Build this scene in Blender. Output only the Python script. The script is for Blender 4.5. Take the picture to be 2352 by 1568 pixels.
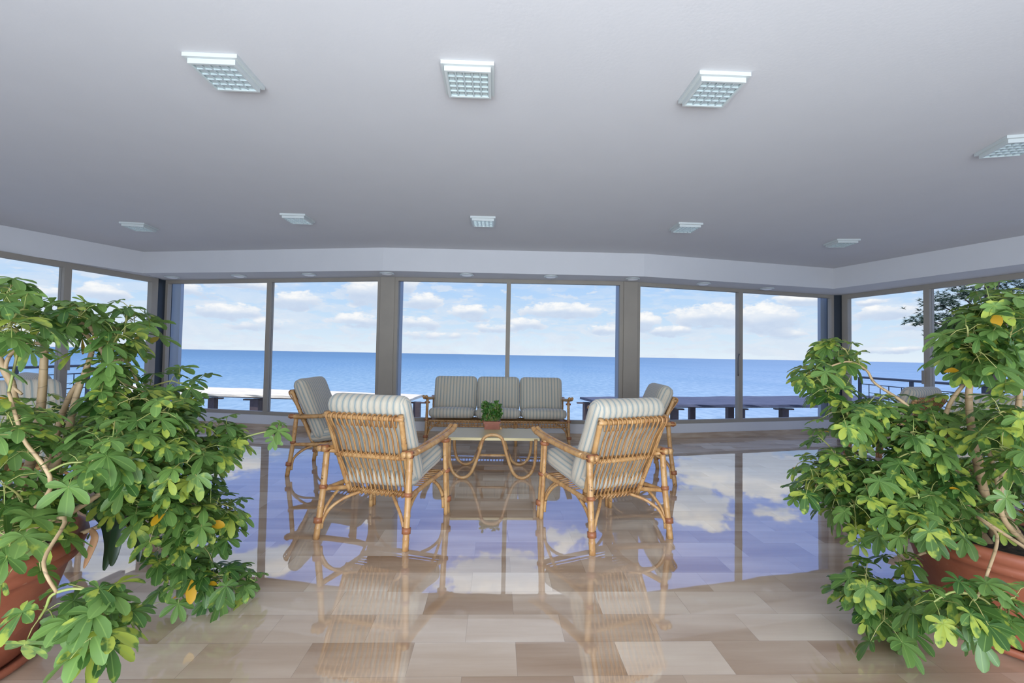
import bpy, bmesh, math, random
from mathutils import Vector, Matrix, Euler, Quaternion, noise
C = bpy.context.scene
for o in list(bpy.data.objects): bpy.data.objects.remove(o, do_unlink=True)
R = math.radians
V = Vector
# ------------------------------------------------------------------ camera
FPX = 1015.0
CAM = V((0, 0, 1.25))
cam_d = bpy.data.cameras.new('camera'); cam = bpy.data.objects.new('camera', cam_d)
C.collection.objects.link(cam); C.camera = cam
cam_d.sensor_width = 36; cam_d.lens = FPX / 2352 * 36; cam_d.clip_end = 200000; cam_d.clip_start = 0.05
YAW, PITCH, ROLL = math.atan(36 / FPX), math.atan(30.7 / FPX), R(1.04)
ROT = (Matrix.Rotation(-YAW, 3, 'Z') @ Matrix.Rotation(math.pi / 2 + PITCH, 3, 'X') @ Matrix.Rotation(ROLL, 3, 'Z'))
cam.location = CAM; cam.rotation_euler = ROT.to_euler()
def ray(x, y):
    return ROT @ V(((x - 1176) / FPX, -(y - 784) / FPX, -1.0))
def at_z(x, y, z):
    d = ray(x, y); return CAM + d * ((z - CAM.z) / d.z)
def at_y(x, y, Y):
    d = ray(x, y); return CAM + d * (Y / d.y)
def floor_pt(x, y): return at_z(x, y, 0)
# ------------------------------------------------------------------ node helpers
class NT:
    def __init__(s, nt): s.nt = nt
    def n(s, t, **kw):
        nd = s.nt.nodes.new(t)
        for k, v in kw.items(): setattr(nd, k, v)
        return nd
    def l(s, a, b): s.nt.links.new(a, b)
    def set(s, sock, v):
        if isinstance(v, bpy.types.NodeSocket): s.l(v, sock)
        else: sock.default_value = v
    def math(s, op, a, b=None, c=None, clamp=False):
        nd = s.n('ShaderNodeMath', operation=op); nd.use_clamp = clamp
        s.set(nd.inputs[0], a)
        if b is not None: s.set(nd.inputs[1], b)
        if c is not None: s.set(nd.inputs[2], c)
        return nd.outputs[0]
    def mix(s, f, a, b, mode='MIX'):
        nd = s.n('ShaderNodeMix', data_type='RGBA', blend_type=mode)
        s.set(nd.inputs[0], f); s.set(nd.inputs[6], a); s.set(nd.inputs[7], b)
        return nd.outputs[2]
    def ramp(s, f, stops, interp='LINEAR'):
        nd = s.n('ShaderNodeValToRGB'); cr = nd.color_ramp; cr.interpolation = interp
        while len(cr.elements) > 1: cr.elements.remove(cr.elements[-1])
        cr.elements[0].position = stops[0][0]; cr.elements[0].color = col(stops[0][1])
        for p, c in stops[1:]:
            e = cr.elements.new(p); e.color = col(c)
        s.set(nd.inputs[0], f); return nd.outputs[0]
    def smooth(s, v, a, b):
        nd = s.n('ShaderNodeMapRange', interpolation_type='SMOOTHSTEP')
        s.set(nd.inputs[0], v); nd.inputs[1].default_value = a; nd.inputs[2].default_value = b
        return nd.outputs[0]
    def noise(s, vec, scale, detail=4, rough=.5, dist=0):
        nd = s.n('ShaderNodeTexNoise'); nd.inputs['Scale'].default_value = scale
        nd.inputs['Detail'].default_value = detail; nd.inputs['Roughness'].default_value = rough
        nd.inputs['Distortion'].default_value = dist
        if vec is not None: s.l(vec, nd.inputs['Vector'])
        return nd.outputs
    def comb(s, x, y, z):
        nd = s.n('ShaderNodeCombineXYZ')
        for i, v in enumerate((x, y, z)): s.set(nd.inputs[i], v)
        return nd.outputs[0]
    def sep(s, v):
        nd = s.n('ShaderNodeSeparateXYZ'); s.l(v, nd.inputs[0]); return nd.outputs
def s2l(c): return c / 12.92 if c <= .04045 else ((c + .055) / 1.055) ** 2.4
def col(c):
    if isinstance(c, (int, float)): return (c, c, c, 1)
    return (c[0], c[1], c[2], 1)
def rgb(r, g, b): return (s2l(r / 255), s2l(g / 255), s2l(b / 255), 1)
# ------------------------------------------------------------------ sky (world)
def dirpix(x, y, mirror=False):
    d = ray(x, y).normalized()
    z = abs(d.z) if mirror else d.z
    return math.atan2(d.x, d.y), math.asin(z)
world = bpy.data.worlds.new('sky'); C.world = world; world.use_nodes = True
w = NT(world.node_tree); world.node_tree.nodes.clear()
tc = w.n('ShaderNodeTexCoord'); dx, dy, dz = w.sep(tc.outputs['Generated'])
az0 = w.math('ARCTAN2', dx, dy); el0 = w.math('ARCSINE', dz)
cv = w.comb(w.math('MULTIPLY', az0, 1.0), w.math('MULTIPLY', el0, 1.9), 0.3)
wn = w.noise(cv, 9, 5, .55)[1]; wx, wy, wz = w.sep(wn)
az = w.math('ADD', az0, w.math('MULTIPLY', w.math('SUBTRACT', wx, .5), .10))
el = w.math('ADD', el0, w.math('MULTIPLY', w.math('SUBTRACT', wy, .5), .030))
BL = [  # puffs of cloud: x, y, half width, half height, strength, seen in the floor?
 (690,690,62,22,1,0),(520,713,95,16,.9,0),(430,668,50,16,.6,0),(850,668,75,34,1,0),(560,652,80,9,.7,0),(600,742,90,14,.5,0),
 (975,690,45,17,.9,0),(1083,716,50,20,1,0),(960,743,50,16,.7,0),(930,655,30,22,.8,0),(1290,713,105,18,1,0),(1200,745,50,17,.8,0),
 (1385,757,40,12,.8,0),(1475,738,40,24,1,0),(1540,762,60,12,.9,0),(1620,728,90,27,1,0),(1760,730,90,32,1,0),(1850,690,95,16,.9,0),
 (1130,752,40,10,.6,0),(1900,662,120,10,.8,0),(2040,718,95,18,1,0),(2000,692,60,9,.7,0),(2140,750,90,10,.7,0),(2060,805,120,8,.6,0),
 (60,668,80,17,1,0),(250,672,80,20,.9,0),(200,735,90,12,.7,0),(825,738,60,17,.8,0),(90,760,100,10,.5,0),(1000,770,140,8,.35,0),(1790,765,60,12,.6,0),
 (1700,1085,185,50,1.1,1),(1600,1165,70,45,1,1),(1790,1180,60,14,.5,1),(560,1055,90,30,.9,1),(610,1290,120,34,1,1),(1165,1330,160,55,1,1),
 (300,1290,130,60,.9,1),(850,1180,60,24,.5,1),(1300,1240,60,30,.5,1),(400,1010,80,30,.8,1),(2200,1060,150,60,.6,1)]
dens = None; under = None
for x, y, rx, ry, st, m in BL:
    a, e = dirpix(x, y, m); a1, _ = dirpix(x + rx, y, m); _, e1 = dirpix(x, y + ry, m)
    ra = abs(a1 - a) * 1.05; re = abs(e1 - e) * 1.25
    ux = w.math('MULTIPLY', w.math('SUBTRACT', az, a), 1 / ra); uy = w.math('MULTIPLY', w.math('SUBTRACT', el, e), 1 / re)
    q = w.math('ADD', w.math('MULTIPLY', ux, ux), w.math('MULTIPLY', uy, uy))
    v = w.math('MULTIPLY', w.math('SUBTRACT', 1.0, q), st)
    g = w.math('MULTIPLY', w.math('MAXIMUM', v, 0.0), uy)
    under = g if under is None else w.math('ADD', under, g)
    dens = v if dens is None else w.math('MAXIMUM', dens, v)
dens = w.math('MAXIMUM', dens, -1.0)
fb = w.noise(cv, 34, 8, .62)[0]
dn = w.math('ADD', dens, w.math('MULTIPLY', w.math('SUBTRACT', fb, .5), 2.6))
cl = w.smooth(dn, -.05, .42)
# thin scattered bands low over the horizon and puffs higher up
bv = w.comb(w.math('MULTIPLY', az0, 1.0), w.math('MULTIPLY', el0, 4.5), 1.7)
bn = w.noise(bv, 12, 7, .62)[0]
lo = w.math('MULTIPLY', w.smooth(bn, .44, .57), w.math('MULTIPLY', w.smooth(el0, .24, .03), .68))
hv = w.noise(w.comb(az0, w.math('MULTIPLY', el0, 1.3), 4.0), 3.2, 6, .55)[0]
hi = w.math('MULTIPLY', w.smooth(hv, .5, .7), w.smooth(el0, .42, .62))
mn = w.noise(w.comb(az0, w.math('MULTIPLY', el0, 2.6), 9.3), 17, 8, .6)[0]
md = w.math('MULTIPLY', w.smooth(w.math('SUBTRACT', mn, w.math('MULTIPLY', az0, .05)), .53, .61), w.math('MULTIPLY', w.math('MULTIPLY', w.smooth(el0, .19, .14), w.smooth(el0, .0, .03)), .75))
cl = w.math('MAXIMUM', cl, md)
clt = w.math('MAXIMUM', w.math('MAXIMUM', cl, lo), w.math('MULTIPLY', hi, .8))
skyc = w.ramp(w.math('MULTIPLY', el0, 1 / 1.0, clamp=True), [(0, (.80, .89, .96)), (.03, (.70, .84, .96)), (.09, (.56, .75, .96)), (.17, (.42, .64, .97)),
    (.22, (.26, .44, .98)), (.38, (.22, .38, .96)), (.55, (.30, .46, .92)), (1, (.30, .46, .84))])
shade = w.smooth(under, .30, -.25)
cc = w.mix(shade, (1.0, 1.0, .99, 1), (.60, .70, .86, 1))
cc = w.mix(w.smooth(fb, .62, .38), cc, w.mix(.5, cc, (.66, .76, .9, 1)))
skyf = w.mix(clt, skyc, cc)
gnd = w.smooth(el0, -.002, -.02)
skyf = w.mix(gnd, skyf, (.12, .26, .42, 1))
bg = w.n('ShaderNodeBackground'); w.l(skyf, bg.inputs[0]); w.l(w.math('ADD', 1.0, w.math('MULTIPLY', w.smooth(el0, .16, .24), .38)), bg.inputs[1])
wo = w.n('ShaderNodeOutputWorld'); w.l(bg.outputs[0], wo.inputs[0])
# ------------------------------------------------------------------ sun, added daylight lamps behind the camera, exposure
sd = bpy.data.lights.new('sun', 'SUN'); sd.energy = 2.8; sd.angle = R(.6); sd.color = (1, .93, .82)
sun = bpy.data.objects.new('sun', sd); C.collection.objects.link(sun)
sun.rotation_euler = V((.14, 1, -2.0)).to_track_quat('-Z', 'Y').to_euler()
def area(name, loc, to, sx, sy, power, color):
    d = bpy.data.lights.new(name, 'AREA'); d.shape = 'RECTANGLE'; d.size = sx; d.size_y = sy; d.energy = power; d.color = color
    o = bpy.data.objects.new(name, d); C.collection.objects.link(o); o.location = loc
    o.rotation_euler = (V(to) - V(loc)).to_track_quat('-Z', 'Y').to_euler(); return o
BACK_Y = -2.0
for bx, pw in ((-4.2, 30), (0, 345), (4.2, 30)):   # area lamps added for daylight, set in three unseen back wall openings
    area('added_back_daylight', (bx, BACK_Y + .12, 1.1), (bx, 3, 2.9), 3.6, 1.9, pw, (.81, .905, 1.0))
C.view_settings.view_transform = 'Standard'; C.view_settings.look = 'None'
C.view_settings.exposure = 0.0; C.view_settings.gamma = 1; C.view_settings.use_curve_mapping = False
# ------------------------------------------------------------------ materials
def mat(name, build=None, base=(.5, .5, .5), rough=.5, **kw):
    m = bpy.data.materials.new(name); m.use_nodes = True
    t = NT(m.node_tree); b = m.node_tree.nodes['Principled BSDF']
    b.inputs['Base Color'].default_value = col(base); b.inputs['Roughness'].default_value = rough
    for k, v in kw.items(): b.inputs[k.replace('_', ' ')].default_value = v
    if build: build(t, b)
    return m
def objco(t): return t.n('ShaderNodeTexCoord').outputs['Object']
def geopos(t): return t.n('ShaderNodeNewGeometry').outputs['Position']
def bump(t, b, h, strength, dist=.01):
    n = t.n('ShaderNodeBump'); n.inputs['Strength'].default_value = strength; n.inputs['Distance'].default_value = dist
    t.l(h, n.inputs['Height']); t.l(n.outputs[0], b.inputs['Normal'])
def b_plaster(t, b):
    n = t.noise(geopos(t), 3, 4)[0]
    base = b.inputs['Base Color'].default_value[:]
    t.l(t.mix(n, base, [c * .95 for c in base[:3]] + [1]), b.inputs['Base Color'])
    bump(t, b, t.noise(geopos(t), 60, 3)[0], .05)
M = {}
M['ceiling'] = mat('ceiling_paint', b_plaster, (.62, .61, .62), .8)
M['wall'] = mat('white_wall_paint', b_plaster, (.62, .61, .62), .8)
M['alu'] = mat('champagne_aluminium', lambda t, b: t.l(t.mix(t.noise(geopos(t), 4, 3)[0], (.34, .30, .25, 1), (.28, .25, .215, 1)), b.inputs['Base Color']), rough=.6, Specular_IOR_Level=.2)
M['dark'] = mat('dark_column_paint', b_plaster, (.022, .03, .042), .5)
M['outcol'] = mat('grey_blue_render', b_plaster, (.36, .40, .46), .8)
M['handle'] = mat('dark_handle_metal', base=(.06, .06, .07), rough=.35, Metallic=.8)
def b_floor(t, b):
    x, y, z = t.sep(geopos(t))
    RH, TW = .205, .4345
    fy = t.math('MULTIPLY', t.math('SUBTRACT', y, 1.757 - .205 * 40), 1 / RH)
    row = t.math('FLOOR', fy)
    off = t.math('MULTIPLY', t.math('MODULO', row, 2.0), .5)
    fx = t.math('ADD', t.math('MULTIPLY', t.math('ADD', x, .327 + TW * 60), 1 / TW), off)
    colid = t.math('FLOOR', fx)
    wn = t.n('ShaderNodeTexWhiteNoise', noise_dimensions='2D'); t.l(t.comb(colid, row, 0), wn.inputs['Vector'])
    r1 = wn.outputs['Value']; rr, rg, rb = t.sep(wn.outputs['Color'])
    fry = t.math('FRACT', fy); frx = t.math('FRACT', fx)
    # cloudy bedding of the stone, shifted from tile to tile
    vv = t.comb(t.math('ADD', t.math('MULTIPLY', x, .8), t.math('MULTIPLY', rr, 40)), t.math('ADD', t.math('MULTIPLY', y, 5.0), t.math('MULTIPLY', rg, 40)), 0)
    n1 = t.noise(vv, 1.0, 2, .45)[0]
    vein = t.noise(t.comb(t.math('ADD', t.math('MULTIPLY', x, 2.0), t.math('MULTIPLY', rb, 30)), t.math('ADD', t.math('MULTIPLY', y, 22), t.math('MULTIPLY', rr, 30)), 0), 2.2, 5, .6, .4)[0]
    f = t.math('ADD', t.math('MULTIPLY', r1, .55), t.math('MULTIPLY', t.math('SUBTRACT', n1, .22), 1.45))
    f = t.math('ADD', f, t.math('MULTIPLY', t.math('SUBTRACT', vein, .5), .22))
    c = t.ramp(t.math('SUBTRACT', f, .15, clamp=True), [(0, rgb(216, 204, 190)[:3]), (.35, rgb(202, 186, 170)[:3]), (.62, rgb(188, 169, 150)[:3]), (1, rgb(160, 135, 112)[:3])])
    jy = t.math('LESS_THAN', t.math('MINIMUM', fry, t.math('SUBTRACT', 1.0, fry)), .005)
    jx = t.math('LESS_THAN', t.math('MINIMUM', frx, t.math('SUBTRACT', 1.0, frx)), .0025)
    c = t.mix(t.math('MULTIPLY', t.math('MAXIMUM', jx, jy), .45), c, (.22, .18, .15, 1))
    c = t.mix(1.0, c, (.97, .91, .84, 1), 'MULTIPLY')
    t.l(c, b.inputs['Base Color'])
    b.inputs['Roughness'].default_value = .02
    b.inputs['IOR'].default_value = 2.6
    bump(t, b, t.noise(t.comb(x, t.math('MULTIPLY', y, 1.0), 0), 2.2, 2)[0], .03, .02)
M['floor'] = mat('polished_stone_tiles', b_floor)
def b_skirt(t, b):
    x, y, z = t.sep(geopos(t))
    n = t.noise(t.comb(t.math('MULTIPLY', x, 1.5), t.math('MULTIPLY', y, 1.5), t.math('MULTIPLY', z, 12)), 2, 4)[0]
    t.l(t.ramp(n, [(.3, rgb(190, 172, 152)[:3]), (.7, rgb(160, 136, 114)[:3])]), b.inputs['Base Color'])
M['skirt'] = mat('stone_skirting', b_skirt, rough=.2)
def glass_mat():
    m = bpy.data.materials.new('window_glass'); m.use_nodes = True; t = NT(m.node_tree); m.node_tree.nodes.clear()
    tr = t.n('ShaderNodeBsdfTransparent'); tr.inputs[0].default_value = (.985, .99, .995, 1)
    gl = t.n('ShaderNodeBsdfGlossy'); gl.inputs['Roughness'].default_value = .0
    mx = t.n('ShaderNodeMixShader'); fr = t.n('ShaderNodeFresnel'); fr.inputs[0].default_value = 1.05
    t.l(fr.outputs[0], mx.inputs[0]); t.l(tr.outputs[0], mx.inputs[1]); t.l(gl.outputs[0], mx.inputs[2])
    o = t.n('ShaderNodeOutputMaterial'); t.l(mx.outputs[0], o.inputs[0]); return m
M['glass'] = glass_mat()
def b_bamboo(c0, c1, c2):
    def f(t, b):
        p = objco(t)
        x, y, z = t.sep(p)
        n = t.noise(t.comb(t.math('MULTIPLY', x, 18), t.math('MULTIPLY', y, 18), t.math('MULTIPLY', z, 9)), 1.0, 5, .6)[0]
        c = t.ramp(n, [(.25, c0), (.5, c1), (.72, c2)])
        n2 = t.noise(p, 30, 4, .7)[0]
        c = t.mix(t.smooth(n2, .60, .72), c, (.10, .045, .02, 1))
        t.l(c, b.inputs['Base Color'])
    return f
M['bamboo'] = mat('rattan_pole', b_bamboo((.56, .35, .165), (.48, .265, .10), (.31, .135, .05)), rough=.38)
M['cane'] = mat('thin_cane', b_bamboo((.50, .30, .13), (.40, .20, .07), (.27, .115, .04)), rough=.4)
M['wrap'] = mat('rattan_binding', b_bamboo((.36, .13, .05), (.30, .11, .045), (.22, .07, .03)), rough=.45)
def b_fabric(t, b):
    tcn = t.n('ShaderNodeTexCoord'); x, y, z = t.sep(tcn.outputs['Object'])
    uv = tcn.outputs['UV']; u, v_, _ = t.sep(uv)
    f = t.math('FRACT', t.math('ADD', t.math('MULTIPLY', u, 1 / .046), 20.25))
    cream = (.52, .46, .365); blue = (.27, .305, .295); tan = (.33, .30, .24)
    c = t.ramp(f, [(0, cream), (.30, tan), (.34, cream), (.42, blue), (.70, cream), (.76, blue), (.80, cream), (.88, tan), (.91, cream)], 'CONSTANT')
    n = t.noise(tcn.outputs['Object'], 7, 4)[0]
    c = t.mix(t.math('MULTIPLY', t.smooth(n, .5, .75), .35), c, (.46, .38, .28, 1))
    t.l(c, b.inputs['Base Color'])
    bump(t, b, t.noise(tcn.outputs['Object'], 9, 3)[0], .25, .02)
    b.inputs['Roughness'].default_value = .9; b.inputs['Sheen Weight'].default_value = .2
M['fabric'] = mat('striped_cotton', b_fabric)
def b_terra(t, b):
    p = objco(t); n = t.noise(p, 5, 5, .6)[0]; n2 = t.noise(p, 26, 4, .6)[0]
    c = t.ramp(n, [(.3, (.32, .10, .05)), (.6, (.26, .072, .034)), (.8, (.18, .052, .027))])
    c = t.mix(t.math('MULTIPLY', t.smooth(n2, .62, .78), .5), c, (.55, .32, .22, 1))
    t.l(c, b.inputs['Base Color']); bump(t, b, n2, .12, .01)
M['terra'] = mat('terracotta', b_terra, rough=.55)
M['soil'] = mat('potting_soil', lambda t, b: (t.l(t.ramp(t.noise(objco(t), 40, 5, .7)[0], [(.35, (.03, .022, .016)), (.6, (.09, .06, .04)), (.75, (.25, .18, .12))]), b.inputs['Base Color']),
                                           bump(t, b, t.noise(objco(t), 50, 5, .7)[0], .8, .02)), rough=.95)
def b_stem(t, b):
    p = objco(t); n = t.noise(p, 14, 4)[0]; x, y, z = t.sep(p)
    ring = t.smooth(t.math('FRACT', t.math('ADD', t.math('MULTIPLY', z, 16), n)), .88, .97)
    c = t.ramp(n, [(.3, (.42, .29, .16)), (.7, (.30, .20, .10))])
    c = t.mix(t.math('MULTIPLY', ring, .6), c, (.12, .08, .04, 1))
    t.l(c, b.inputs['Base Color'])
M['stem'] = mat('woody_stem', b_stem, rough=.6)
M['twig'] = mat('green_twig', lambda t, b: t.l(t.ramp(t.noise(objco(t), 12, 3)[0], [(.35, (.20, .26, .06)), (.65, (.30, .26, .09))]), b.inputs['Base Color']), rough=.5)
def leaf_mat(name, dark, light, varieg, yell=(.55, .60, .06)):
    m = bpy.data.materials.new(name); m.use_nodes = True; t = NT(m.node_tree); b = m.node_tree.nodes['Principled BSDF']
    at = t.n('ShaderNodeAttribute', attribute_name='leafdata'); r, g, bl = t.sep(at.outputs['Vector'])
    uvn = t.n('ShaderNodeTexCoord'); u, v, _ = t.sep(uvn.outputs['UV'])
    c = t.mix(r, dark + (1,), light + (1,))
    n = t.noise(uvn.outputs['Object'], 22, 3)[0]
    vg = t.math('MULTIPLY', t.smooth(t.math('ADD', n, t.math('MULTIPLY', t.math('SUBTRACT', g, .5), .5)), .64, .74), varieg)
    c = t.mix(vg, c, yell + (1,))
    mid = t.smooth(t.math('ABSOLUTE', t.math('SUBTRACT', u, .5)), .05, .015)
    c = t.mix(t.math('MULTIPLY', mid, .45), c, (light[0] * 1.7, light[1] * 1.5, light[2] * 1.5, 1))
    c = t.mix(t.smooth(bl, .985, .99), c, (.62, .33, .02, 1))
    bf = t.n('ShaderNodeNewGeometry').outputs['Backfacing']
    c = t.mix(t.math('MULTIPLY', bf, .4), c, (.22, .34, .12, 1))
    t.l(c, b.inputs['Base Color']); b.inputs['Roughness'].default_value = .38; b.inputs['Specular IOR Level'].default_value = .4
    tl = t.n('ShaderNodeBsdfTranslucent'); t.l(t.mix(.5, c, (.22, .40, .05, 1)), tl.inputs[0])
    mx = t.n('ShaderNodeMixShader'); mx.inputs[0].default_value = .30
    t.l(b.outputs[0], mx.inputs[1]); t.l(tl.outputs[0], mx.inputs[2])
    t.l(mx.outputs[0], m.node_tree.nodes['Material Output'].inputs[0]); return m
M['leaf'] = leaf_mat('umbrella_plant_leaf', (.030, .085, .018), (.145, .25, .062), .65, (.46, .50, .07))
M['leafdark'] = leaf_mat('jade_leaf', (.02, .09, .015), (.06, .20, .025), .25)
M['strap'] = mat('dark_strap_leaf', base=(.012, .03, .012), rough=.35)
M['dry'] = mat('dry_leaf', base=(.32, .17, .08), rough=.7)
M['orange'] = mat('fallen_leaf_orange', base=(.75, .36, .02), rough=.5)
M['plastic'] = mat('black_plastic', base=(.01, .01, .012), rough=.4)
M['tabletop'] = mat('cream_tabletop', lambda t, b: t.l(t.mix(t.noise(objco(t), 5, 3)[0], (.66, .55, .30, 1), (.58, .49, .28, 1)), b.inputs['Base Color']), rough=.4, Specular_IOR_Level=.25)
M['lampwhite'] = mat('white_lamp_plastic', base=(.54, .57, .56), rough=.35)
M['lampgrid'] = mat('lamp_louvre_reflector', base=(.62, .70, .70), rough=.3, Metallic=.3)
M['lampdiff'] = mat('lamp_diffuser', base=(.45, .52, .52), rough=.5)
M['down'] = mat('downlight_lens', base=(.85, .86, .88), rough=.3)
def b_sea(t, b):
    p = geopos(t); x, y, z = t.sep(p)
    d = t.math('SQRT', t.math('ADD', t.math('MULTIPLY', x, x), t.math('MULTIPLY', y, y)))
    ld = t.math('LOGARITHM', d, 10.0)
    ang = t.math('ARCTAN2', x, y)
    c = t.ramp(t.math('MULTIPLY', t.math('SUBTRACT', ld, 2.0), 1 / 2.6, clamp=True),
               [(0, (.47, .57, .56)), (.12, (.38, .49, .53)), (.25, (.24, .37, .46)), (.38, (.15, .275, .40)), (.55, (.09, .20, .32)), (.8, (.08, .17, .28)), (1, (.11, .20, .31))])
    c = t.mix(t.math('MULTIPLY', t.smooth(ang, -.1, .75), .5), c, (.34, .42, .54, 1))
    rip = t.noise(t.comb(t.math('MULTIPLY', x, .12), t.math('MULTIPLY', y, .05), 0), 2.0, 6, .65)[0]
    rip2 = t.noise(t.comb(t.math('MULTIPLY', x, .004), t.math('MULTIPLY', y, .0015), 0), 2.0, 4, .55)[0]
    c = t.mix(t.math('MULTIPLY', t.smooth(rip, .45, .75), .45), c, (.55, .70, .72, 1))
    c = t.mix(t.math('MULTIPLY', t.smooth(rip, .52, .3), .35), c, (.07, .22, .36, 1))
    c = t.mix(t.math('MULTIPLY', t.smooth(rip2, .4, .7), .2), c, (.06, .2, .36, 1))
    t.l(c, b.inputs['Base Color']); b.inputs['Roughness'].default_value = .6; b.inputs['Specular IOR Level'].default_value = .12
M['sea'] = mat('sea_water', b_sea)
def b_roof(c0, c1, c2):
    def f(t, b):
        p = objco(t); x, y, z = t.sep(p)
        n = t.noise(t.comb(t.math('MULTIPLY', x, 1.2), t.math('MULTIPLY', y, 5), z), 2, 6, .65)[0]
        t.l(t.ramp(n, [(.3, c0), (.55, c1), (.75, c2)]), b.inputs['Base Color']); bump(t, b, n, .6, .05)
    return f
M['roofw'] = mat('sunlit_cream_roof_felt', b_roof((.97, .87, .70), (.84, .73, .56), (.58, .47, .35)), rough=.9)  # cream roof; part of its sunlit brightness is put into the colour
M['roofd'] = mat('dark_slate_roof_felt', b_roof((.075, .085, .13), (.10, .11, .165), (.15, .16, .22)), rough=.9)  # dark shingles; the shade on them is partly put into the colour
M['wood'] = mat('dark_weathered_wood', b_roof((.15, .11, .11), (.10, .075, .08), (.19, .14, .12)), rough=.8)
M['iron'] = mat('dark_iron_rail', base=(.035, .04, .06), rough=.5)
M['terrace'] = mat('terrace_paving', b_plaster, (.35, .33, .31), .8)
M['bark'] = mat('pine_bark', base=(.06, .04, .03), rough=.9)
M['needle'] = mat('pine_needles', base=(.022, .05, .022), rough=.7)
# ------------------------------------------------------------------ mesh helpers
def link(o): C.collection.objects.link(o); return o
def meshobj(name, verts, faces, m, parent=None, smooth=False, uv=None):
    me = bpy.data.meshes.new(name); me.from_pydata([tuple(v) for v in verts], [], faces); me.update()
    if smooth: me.polygons.foreach_set('use_smooth', [True] * len(me.polygons))
    if uv is not None:
        l = me.uv_layers.new(name='UVMap'); vi = [0] * len(me.loops); me.loops.foreach_get('vertex_index', vi)
        flat = []
        for i in vi: flat.extend(uv[i])
        l.data.foreach_set('uv', flat)
    me.materials.append(M[m] if isinstance(m, str) else m)
    o = bpy.data.objects.new(name, me); link(o)
    if parent: o.parent = parent
    return o
class MB:
    def __init__(s): s.v = []; s.f = []
    def add(s, vs, fs):
        k = len(s.v); s.v += [V(v) for v in vs]; s.f += [tuple(i + k for i in f) for f in fs]; return s
    def box(s, lo, hi, m=None):
        x0, y0, z0 = lo; x1, y1, z1 = hi
        vs = [V(p) for p in ((x0,y0,z0),(x1,y0,z0),(x1,y1,z0),(x0,y1,z0),(x0,y0,z1),(x1,y0,z1),(x1,y1,z1),(x0,y1,z1))]
        if m: vs = [m @ v for v in vs]
        return s.add(vs, [(3,2,1,0),(4,5,6,7),(0,1,5,4),(1,2,6,5),(2,3,7,6),(3,0,4,7)])
    def bar(s, a, b, w, z0, z1, off=0):   # upright slab along the plan line a-b, width w centred (+off to the left)
        a = V((a[0], a[1], 0)); b = V((b[0], b[1], 0)); d = (b - a).normalized(); n = V((-d.y, d.x, 0))
        p = [a + n * (off - w / 2), b + n * (off - w / 2), b + n * (off + w / 2), a + n * (off + w / 2)]
        return s.prism(p, z0, z1)
    def prism(s, pts, z0, z1):
        n = len(pts)
        ar = sum(pts[i][0] * pts[(i+1) % n][1] - pts[(i+1) % n][0] * pts[i][1] for i in range(n))
        if ar < 0: pts = pts[::-1]
        vs = [V((p[0], p[1], z0)) for p in pts] + [V((p[0], p[1], z1)) for p in pts]
        fs = [tuple(range(n))[::-1], tuple(range(n, 2 * n))] + [(i, (i+1) % n, n + (i+1) % n, n + i) for i in range(n)]
        return s.add(vs, fs)
    def tube(s, pts, r, seg=8, nodes=0, bulge=1.13, smooth=True, caps=True, r1=None):
        pts = [V(p) for p in pts]
        if smooth and len(pts) > 2: pts = crom(pts, 6)
        L = [0]
        for i in range(1, len(pts)): L.append(L[-1] + (pts[i] - pts[i-1]).length)
        tot = L[-1] or 1
        if nodes:   # bamboo joints: rings at regular distances
            sp = nodes; marks = []; x = sp * .5
            while x < tot: marks.append(x); x += sp
            samp = sorted(set([(l, 1.0) for l in L] + [(mk + d, bl) for mk in marks for d, bl in ((-.008, 1), (0, bulge), (.008, 1)) if 0 < mk + d < tot]))
        else: samp = [(l, 1.0) for l in L]
        P = []; rad = []
        for l, k in samp:
            i = 0
            while i < len(L) - 2 and L[i+1] < l: i += 1
            t = (l - L[i]) / max(1e-9, L[i+1] - L[i]); P.append(pts[i].lerp(pts[i+1], t))
            rr = r if r1 is None else r + (r1 - r) * l / tot
            rad.append(rr * k)
        n = len(P); vs = []; up = None
        for i in range(n):
            d = (P[min(i+1, n-1)] - P[max(i-1, 0)])
            if d.length < 1e-9: d = V((0, 0, 1))
            d.normalize()
            if up is None: up = d.orthogonal().normalized()
            else:
                up = up - d * up.dot(d)
                up = up.normalized() if up.length > 1e-6 else d.orthogonal().normalized()
            sd_ = d.cross(up)
            for j in range(seg):
                a = 2 * math.pi * j / seg
                vs.append(P[i] + (up * math.cos(a) + sd_ * math.sin(a)) * rad[i])
        fs = [(i*seg + j, i*seg + (j+1) % seg, (i+1)*seg + (j+1) % seg, (i+1)*seg + j) for i in range(n-1) for j in range(seg)]
        if caps: fs += [tuple(range(seg))[::-1], tuple((n-1)*seg + j for j in range(seg))]
        return s.add(vs, fs)
    def lathe(s, prof, seg=48, c=(0, 0, 0)):
        c = V(c); vs = []
        for r, z in prof:
            for j in range(seg):
                a = 2 * math.pi * j / seg; vs.append(c + V((r * math.cos(a), r * math.sin(a), z)))
        n = len(prof)
        fs = [(i*seg + j, i*seg + (j+1) % seg, (i+1)*seg + (j+1) % seg, (i+1)*seg + j) for i in range(n-1) for j in range(seg)]
        return s.add(vs, fs)
    def build(s, name, m, parent=None, smooth=False): return meshobj(name, s.v, s.f, m, parent, smooth)
def crom(p, k):
    out = []
    for i in range(len(p) - 1):
        a = p[max(i-1, 0)]; b = p[i]; c = p[i+1]; d = p[min(i+2, len(p)-1)]
        for j in range(k):
            t = j / k
            out.append(.5 * ((2*b) + (c - a)*t + (2*a - 5*b + 4*c - d)*t*t + (3*b - a - 3*c + d)*t**3))
    out.append(p[-1]); return out
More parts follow.
